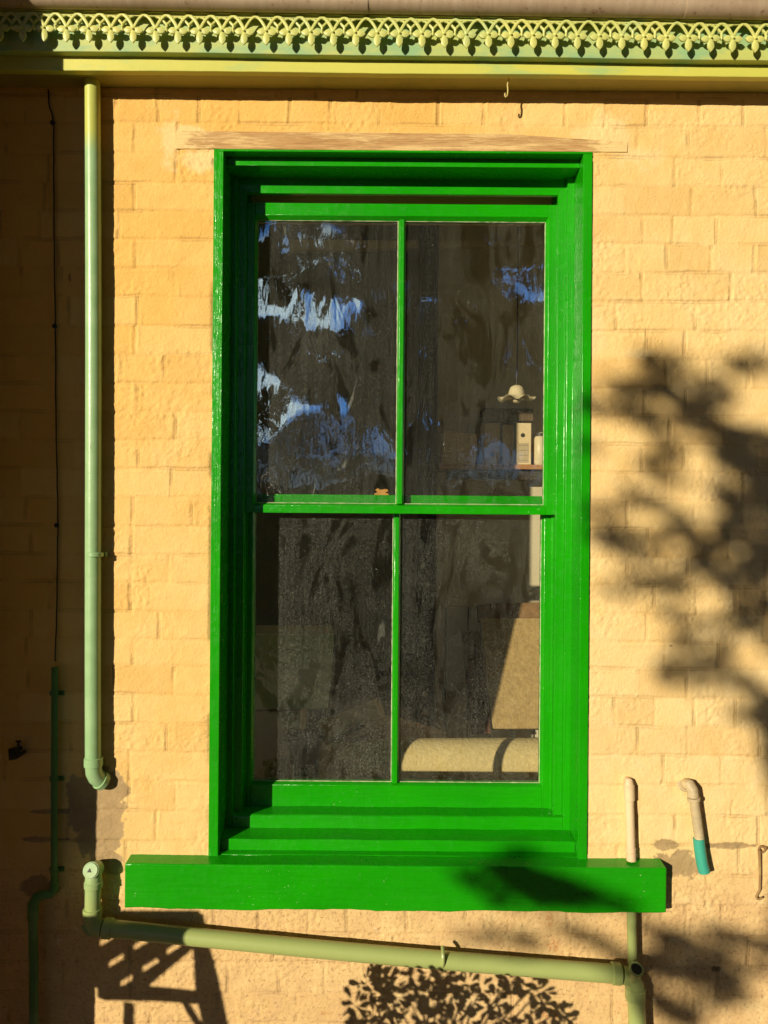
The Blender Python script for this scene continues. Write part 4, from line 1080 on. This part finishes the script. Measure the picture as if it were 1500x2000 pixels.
for s_ in [(1285, 700, 1285, 760, 24, .9), (1215, 745, 1300, 765, 9, .7), (1150, 795, 1250, 805, 9, .6), (1240, 812, 1330, 822, 11, .8), (1320, 775, 1360, 800, 26, 1), (1366, 745, 1378, 780, 8, .8),
           (1275, 835, 1290, 855, 18, .9), (1370, 830, 1500, 860, 22, 1), (1395, 850, 1500, 880, 20, 1), (1330, 868, 1285, 925, 15, .9), (1430, 900, 1500, 960, 36, 1.2), (1420, 960, 1460, 1020, 26, 1.1), (1270, 935, 1330, 940, 9, .6),
           (1160, 1005, 1225, 975, 8, .6), (1165, 1045, 1240, 1030, 7, .6), (1235, 1090, 1345, 1030, 11, .8), (1430, 1040, 1480, 1110, 36, 1.2), (1380, 1030, 1370, 1120, 20, 1.), (1205, 1165, 1265, 1120, 10, .6),
           (1290, 1150, 1330, 1145, 10, .7), (1400, 1110, 1500, 1190, 32, 1.2), (1310, 1205, 1380, 1215, 15, .8), (1320, 1310, 1390, 1250, 10, .6), (1440, 1200, 1500, 1260, 22, .9), (1450, 1330, 1500, 1350, 18, .8),
           (1430, 1400, 1480, 1400, 14, .7), (1430, 725, 1500, 700, 11, .8), (1136, 790, 1142, 792, 7, .8), (1134, 868, 1142, 872, 10, .9),
           (1010, 1690, 1130, 1730, 34, 1.8), (1040, 1740, 1130, 1750, 26, 1.6), (970, 1700, 1010, 1715, 12, .8), (935, 1705, 1000, 1765, 10, .8), (1130, 1725, 1160, 1745, 18, 1), (1190, 1745, 1230, 1755, 16, .7),
           (1290, 1830, 1400, 1850, 26, 1), (1260, 1880, 1400, 1900, 38, 1.1), (1280, 1950, 1340, 1990, 34, 1.), (1400, 1820, 1500, 1850, 18, .8), (1100, 1810, 1200, 1860, 18, .6), (900, 1830, 1050, 1830, 12, .35),
           (1380, 1960, 1440, 1930, 20, .8), (1345, 1290, 1300, 1330, 8, .8), (1400, 1240, 1330, 1250, 8, .8), (1240, 1050, 1165, 1062, 7, .8), (1300, 985, 1240, 960, 8, .8), (1330, 1120, 1260, 1150, 8, .8), (1420, 1290, 1380, 1340, 9, .8), (1305, 720, 1330, 690, 8, .8), (1250, 770, 1190, 765, 7, .9), (1400, 790, 1420, 750, 8, .8), (1500, 900, 1640, 1300, 60, 1.5), (1520, 1400, 1640, 1800, 50, 1.2)]:
    stroke(*s_)
def keep(c_):
    # gaps between the leaf sprays that let round spots of sun through
    t_ = -c_[:, 1]; X_ = c_[:, 0] + TX * t_; Z_ = c_[:, 2] - TZ * t_; k_ = np.ones(len(c_), bool)
    hs = random.Random(12); ex = [(hs.uniform(1370, 1500), hs.uniform(850, 1260), hs.uniform(8, 15)) for _ in range(16)] + [(hs.uniform(1250, 1480), hs.uniform(1810, 1990), hs.uniform(8, 14)) for _ in range(8)]
    for hx, hy, hr in ((1360, 895, 25), (1374, 1008, 27), (1443, 945, 11), (1456, 1158, 16), (1420, 1085, 10), (1330, 1068, 14), (1480, 1250, 16), (1400, 1180, 12)) + tuple(ex):
        p = P(hx, hy); k_ &= ((X_ - p.x) ** 2 + (Z_ - p.z) ** 2) > (hr * S) ** 2
    return k_
foliage('crown', M['leaf'], tree, cl, .048, .40, 31, keep)
uc = []
for k in range(60):
    a = R.uniform(0, 2 * pi); rr_ = R.uniform(0, .9)
    uc.append((-2.9 + rr_ * cos(a), -SD - .8 + rr_ * sin(a), 5.9 + R.uniform(-.4, 1.4), .40, .4, .28, 160))
foliage('crown', M['leaf'], tree, uc, .09, .35, 32)

# big trees and hedge that the panes mirror
def mirror(px, py, dist, pane=0.16):
    """point behind the camera, dist from the wall, whose reflection falls on that pixel"""
    tot = (D + pane) + (dist + pane)
    p = P(px, py)
    return Vector((p.x * tot / D, -dist, CZ + (p.z - CZ) * tot / D))
R = random.Random(8)
gaps = [(520, 440, 24, 26), (640, 450, 40, 22), (510, 590, 12, 44), (560, 590, 36, 24), (635, 612, 26, 24), (690, 600, 16, 14), (805, 590, 34, 30), (508, 740, 12, 34), (570, 800, 50, 24), (630, 805, 34, 14), (805, 805, 20, 22), (1025, 525, 34, 12), (990, 565, 14, 9), (1015, 690, 8, 22), (1005, 930, 18, 28), (730, 770, 18, 10)]
bt = thing('pine_tree', 'broad dark tree mirrored in the upper panes against blue sky', 'tree')
tk = MB(); TD = 12.0
tc_ = mirror(800, 1000, TD); limb(tk, (tc_.x, -TD, 0), (tc_.x + .2, -TD, 9), .35, .12, R, 12, .02)
cls = []; NS = 0
while len(cls) < 1000 and NS < 6000:
    NS += 1
    px, py = R.uniform(340, 1340), R.uniform(120, 815)
    if any(((px - gx) / (gw + 7)) ** 2 + ((py - gy) / (gh + 5)) ** 2 < 1 for gx, gy, gw, gh in gaps): continue
    d_ = TD + R.uniform(-.9, .9); p = mirror(px, py, d_)
    cls.append((p.x, p.y, p.z, .28, .34, .19, 165))
for k in range(18):
    e_ = R.choice(cls); limb(tk, (tc_.x + .1, -TD, max(2, e_[2] - 1)), e_[:3], .06, .015, R)
tk.build('trunk', M['bark'], bt)
foliage('crown', M['leaf'], bt, cls, .13, .30, 41)
cls = []
while len(cls) < 420:
    px, py = R.uniform(340, 1400), R.uniform(60, 830)
    if any(((px - gx) / (gw + 22)) ** 2 + ((py - gy) / (gh + 18)) ** 2 < 1 for gx, gy, gw, gh in gaps): continue
    p = mirror(px, py, TD + R.uniform(.8, 1.8)); cls.append((p.x, p.y, p.z, .34, .3, .28, 60))
for (x0_, x1_, y0_, y1_, n_) in ((850, 1500, 40, 800, 330), (845, 1500, 760, 870, 110), (660, 760, 640, 830, 40)):
    for k in range(n_):
        px, py = R.uniform(x0_, x1_), R.uniform(y0_, y1_)
        if any(((px - gx) / (gw + 16)) ** 2 + ((py - gy) / (gh + 14)) ** 2 < 1 for gx, gy, gw, gh in gaps): continue
        p = mirror(px, py, TD + R.uniform(.8, 1.8)); cls.append((p.x, p.y, p.z, .36, .3, .30, 70))
foliage('crown', M['leaf'], bt, cls, .26, .6, 44)
cls = []
hg = thing('hedge', 'tall olive hedge mirrored low in the panes behind the viewer', 'hedge')
hc = []
for k in range(420):
    px, py = R.uniform(300, 1500), R.uniform(838, 1130)
    d_ = 13.5 + R.uniform(-.7, .7); p = mirror(px, py, d_); 
    if p.z > .3: hc.append((p.x, p.y, p.z, .36, .4, .26, 95))
foliage('foliage', M['leaf_olive'], hg, hc, .12, .4, 42)
MB().box(mirror(300, 1000, 14.3).x, mirror(1500, 1000, 14.3).x, -14.6, -14.3, 0, 2.4).build('stems', M['bark'], hg)

for k in range(150):  # crown carried up out of view to cut sky light
    cls2 = (tc_.x + R.uniform(-4.6, 4.6), -TD + R.uniform(-2.5, 2.5), CZ + R.uniform(7.2, 11.5))
    cls.append(cls2 + (.9, .9, .7, 60))
foliage('crown', M['leaf'], bt, cls, .45, .55, 43)
# trees added to cut sky light, left open where the low sun shines through
R = random.Random(77)
def block_tree(x, y, h, wd):
    t = thing('sky_block_tree', 'tall unseen tree added behind the viewer to cut sky light', 'tree', 'trees added behind the viewer to cut sky light')
    mb = MB(); limb(mb, (x, y, 0), (x + R.uniform(-.5, .5), y, h * .8), .35, .1, R, 8, .03); mb.build('trunk', M['bark'], t)
    cs = []
    for k in range(60):
        f = R.random(); a = R.uniform(0, 2 * pi); rr_ = wd * R.uniform(.2, 1) * (1 - .35 * f)
        cs.append((x + rr_ * cos(a), y + rr_ * sin(a), h * (.08 + .92 * f), .9, .9, .8, 45))
    foliage('crown', M['leaf'], t, cs, .42, .6, R.randint(1, 9999))
for (x, y, h, wd) in [(6.3, -14, 13, 2.6), (10.5, -13, 14, 2.8), (13, -10, 14, 2.8), (9.5, -6.5, 14, 2.4), (9, -3, 13, 2.2), (9.5, -17, 16, 2.8), (-16, -15.5, 13, 2.4), (-19.5, -12, 14, 2.8), (-21, -8, 13, 2.8), (-22, -3.5, 13, 2.6),
                      (-6.3, -16.5, 14, 1.9), (-11, -25, 6, 1.5)]:
    if h > 7: block_tree(x, y, h, wd)

# flowering bush just below the frame, its shadow falls on the lowest bricks
bs = thing('garden_bush', 'round-leaved bush just in front of the wall below the window', 'bush')
R = random.Random(4); stems = MB()
def castn(px, py, t): p = P(px, py); return Vector((p.x - TX * t, -t, p.z + TZ * t))
bb = castn(830, 2350, .66); bb.z = 0
leaves = []
spots = [(x + R.uniform(-9, 9), y + R.uniform(-7, 7)) for x, y in [(745, 1885), (720, 1905), (765, 1890), (800, 1885), (835, 1884), (860, 1880), (880, 1885), (700, 1935), (695, 1968), (740, 1920), (770, 1915), (810, 1905), (850, 1900), (890, 1895), (915, 1905), (940, 1912), (960, 1925),
          (760, 1945), (800, 1940), (840, 1930), (880, 1925), (920, 1932), (900, 1950), (950, 1950), (985, 1960), (735, 1960), (720, 1990), (760, 1985), (850, 1965), (880, 1985), (930, 1985), (1000, 1990), (1040, 1990),
          (1010, 1900), (1035, 1905), (1000, 1895), (1060, 1915), (1070, 1935), (1085, 1945), (1100, 1955), (1110, 1980), (1030, 1970), (820, 1990), (700, 2005), (800, 2020), (900, 2020), (1000, 2020), (1080, 2010)]]
for (px, py) in spots:
    t_ = R.uniform(.60, .80); p = castn(px, py + 24, t_)
    pts = bez(bb + Vector((R.uniform(-.05, .05), R.uniform(-.05, .05), 0)), (p.x * .5 + bb.x * .5, p.y, p.z * .75), p, 8)
    stems.tube(pts, [.006 * (1 - .07 * i) * .8 for i in range(9)], 5)
    nl = R.randint(9, 13)
    for k in range(nl):
        a = 2 * pi * k / nl + R.uniform(-.3, .3); el = R.uniform(-.5, .5)
        dirv = Vector((cos(a), sin(el) * .5, sin(a))).normalized(); leaves.append((p + dirv * R.uniform(.002, .026), dirv, R.uniform(.016, .038)))
lf = MB()
for (p, dv, L) in leaves:
    side = dv.cross(Vector((R.uniform(-.5, .5), 1, R.uniform(-.5, .5)))).normalized(); nrm = dv.cross(side)
    W_ = L * .27; sh_ = [(0, .15), (.3, .6), (.65, 1), (.9, .75), (1.0, .25)]
    ring_ = [p + dv * L * u + side * W_ * v + nrm * (.002 * u) for u, v in sh_] + [p + dv * L * u - side * W_ * v + nrm * (.002 * u) for u, v in sh_[::-1]]
    lf.add(ring_, [tuple(range(10))])
stems.build('stems', M['bark'], bs); lf.build('leaves', M['leaf_olive'], bs)

# slatted garden chair standing in front of the wall just left of and below the frame
ch = thing('garden_chair', 'pierced-back garden chair out front, casting the slotted shadow at lower left', 'chair')
CT = 0.95
def cc_(px, py, t=CT): return castn(px, py, t)
def slab(pxs, th, name, holes=None):
    mb = MB(); f = [cc_(*p) for p in pxs]; k = len(f)
    mb.add([tuple(p) for p in f] + [tuple(p + Vector((0, -th, 0))) for p in f], [tuple(range(k)), tuple(range(k, 2 * k))[::-1]] + [(i, (i + 1) % k, k + (i + 1) % k, k + i) for i in range(k)])
    return mb.build(name, M['darkwood'], ch)
slab([(384, 1780), (392, 1826), (412, 1900), (436, 2010), (445, 2330), (402, 2330), (396, 2010), (382, 1935), (376, 1850), (340, 1780)], .03, 'leg')
slab([(190, 1925), (290, 1925), (386, 1934), (390, 1957), (300, 1951), (190, 1948)], .03, 'stretcher')
slab([(352, 1955), (360, 1955), (396, 2012), (384, 2012)], .02, 'brace')
slab([(240, 1957), (252, 1957), (262, 2330), (246, 2330)], .02, 'slat')
# pierced back panel, in strips round its slots
slots = [(192, 1826, 222, 1842), (258, 1832, 288, 1852), (322, 1840, 352, 1862), (210, 1865, 240, 1885), (275, 1873, 307, 1895), (232, 1908, 258, 1921)]
def inside(px, py):
    for (x0, y0, x1, y1) in slots:
        cx, cy = (x0 + x1) / 2, (y0 + y1) / 2
        u = (px - cx); v = (py - cy) + u * .62
        if abs(u) < (x1 - x0) / 2 and abs(v) < 6.5: return True
    if px > 290 and py > 1922 - (px - 290) * .84: return True
    return False
gs = 2.5; mb = MB(); quads = []
for iy in range(int((1930 - 1778) / gs)):
    run = None
    for ix in range(int((388 - 120) / gs) + 1):
        x = 120 + ix * gs; y = 1778 + iy * gs
        inn = (ix == int((388 - 120) / gs)) or inside(x + gs / 2, y + gs / 2)
        if not inn and run is None: run = x
        if inn and run is not None:
            f = [cc_(run, y + gs), cc_(x, y + gs), cc_(x, y), cc_(run, y)]
            mb.hexa([p + Vector((0, -.008, 0)) for p in f], f); run = None
mb.build('back_panel', M['darkwood'], ch)
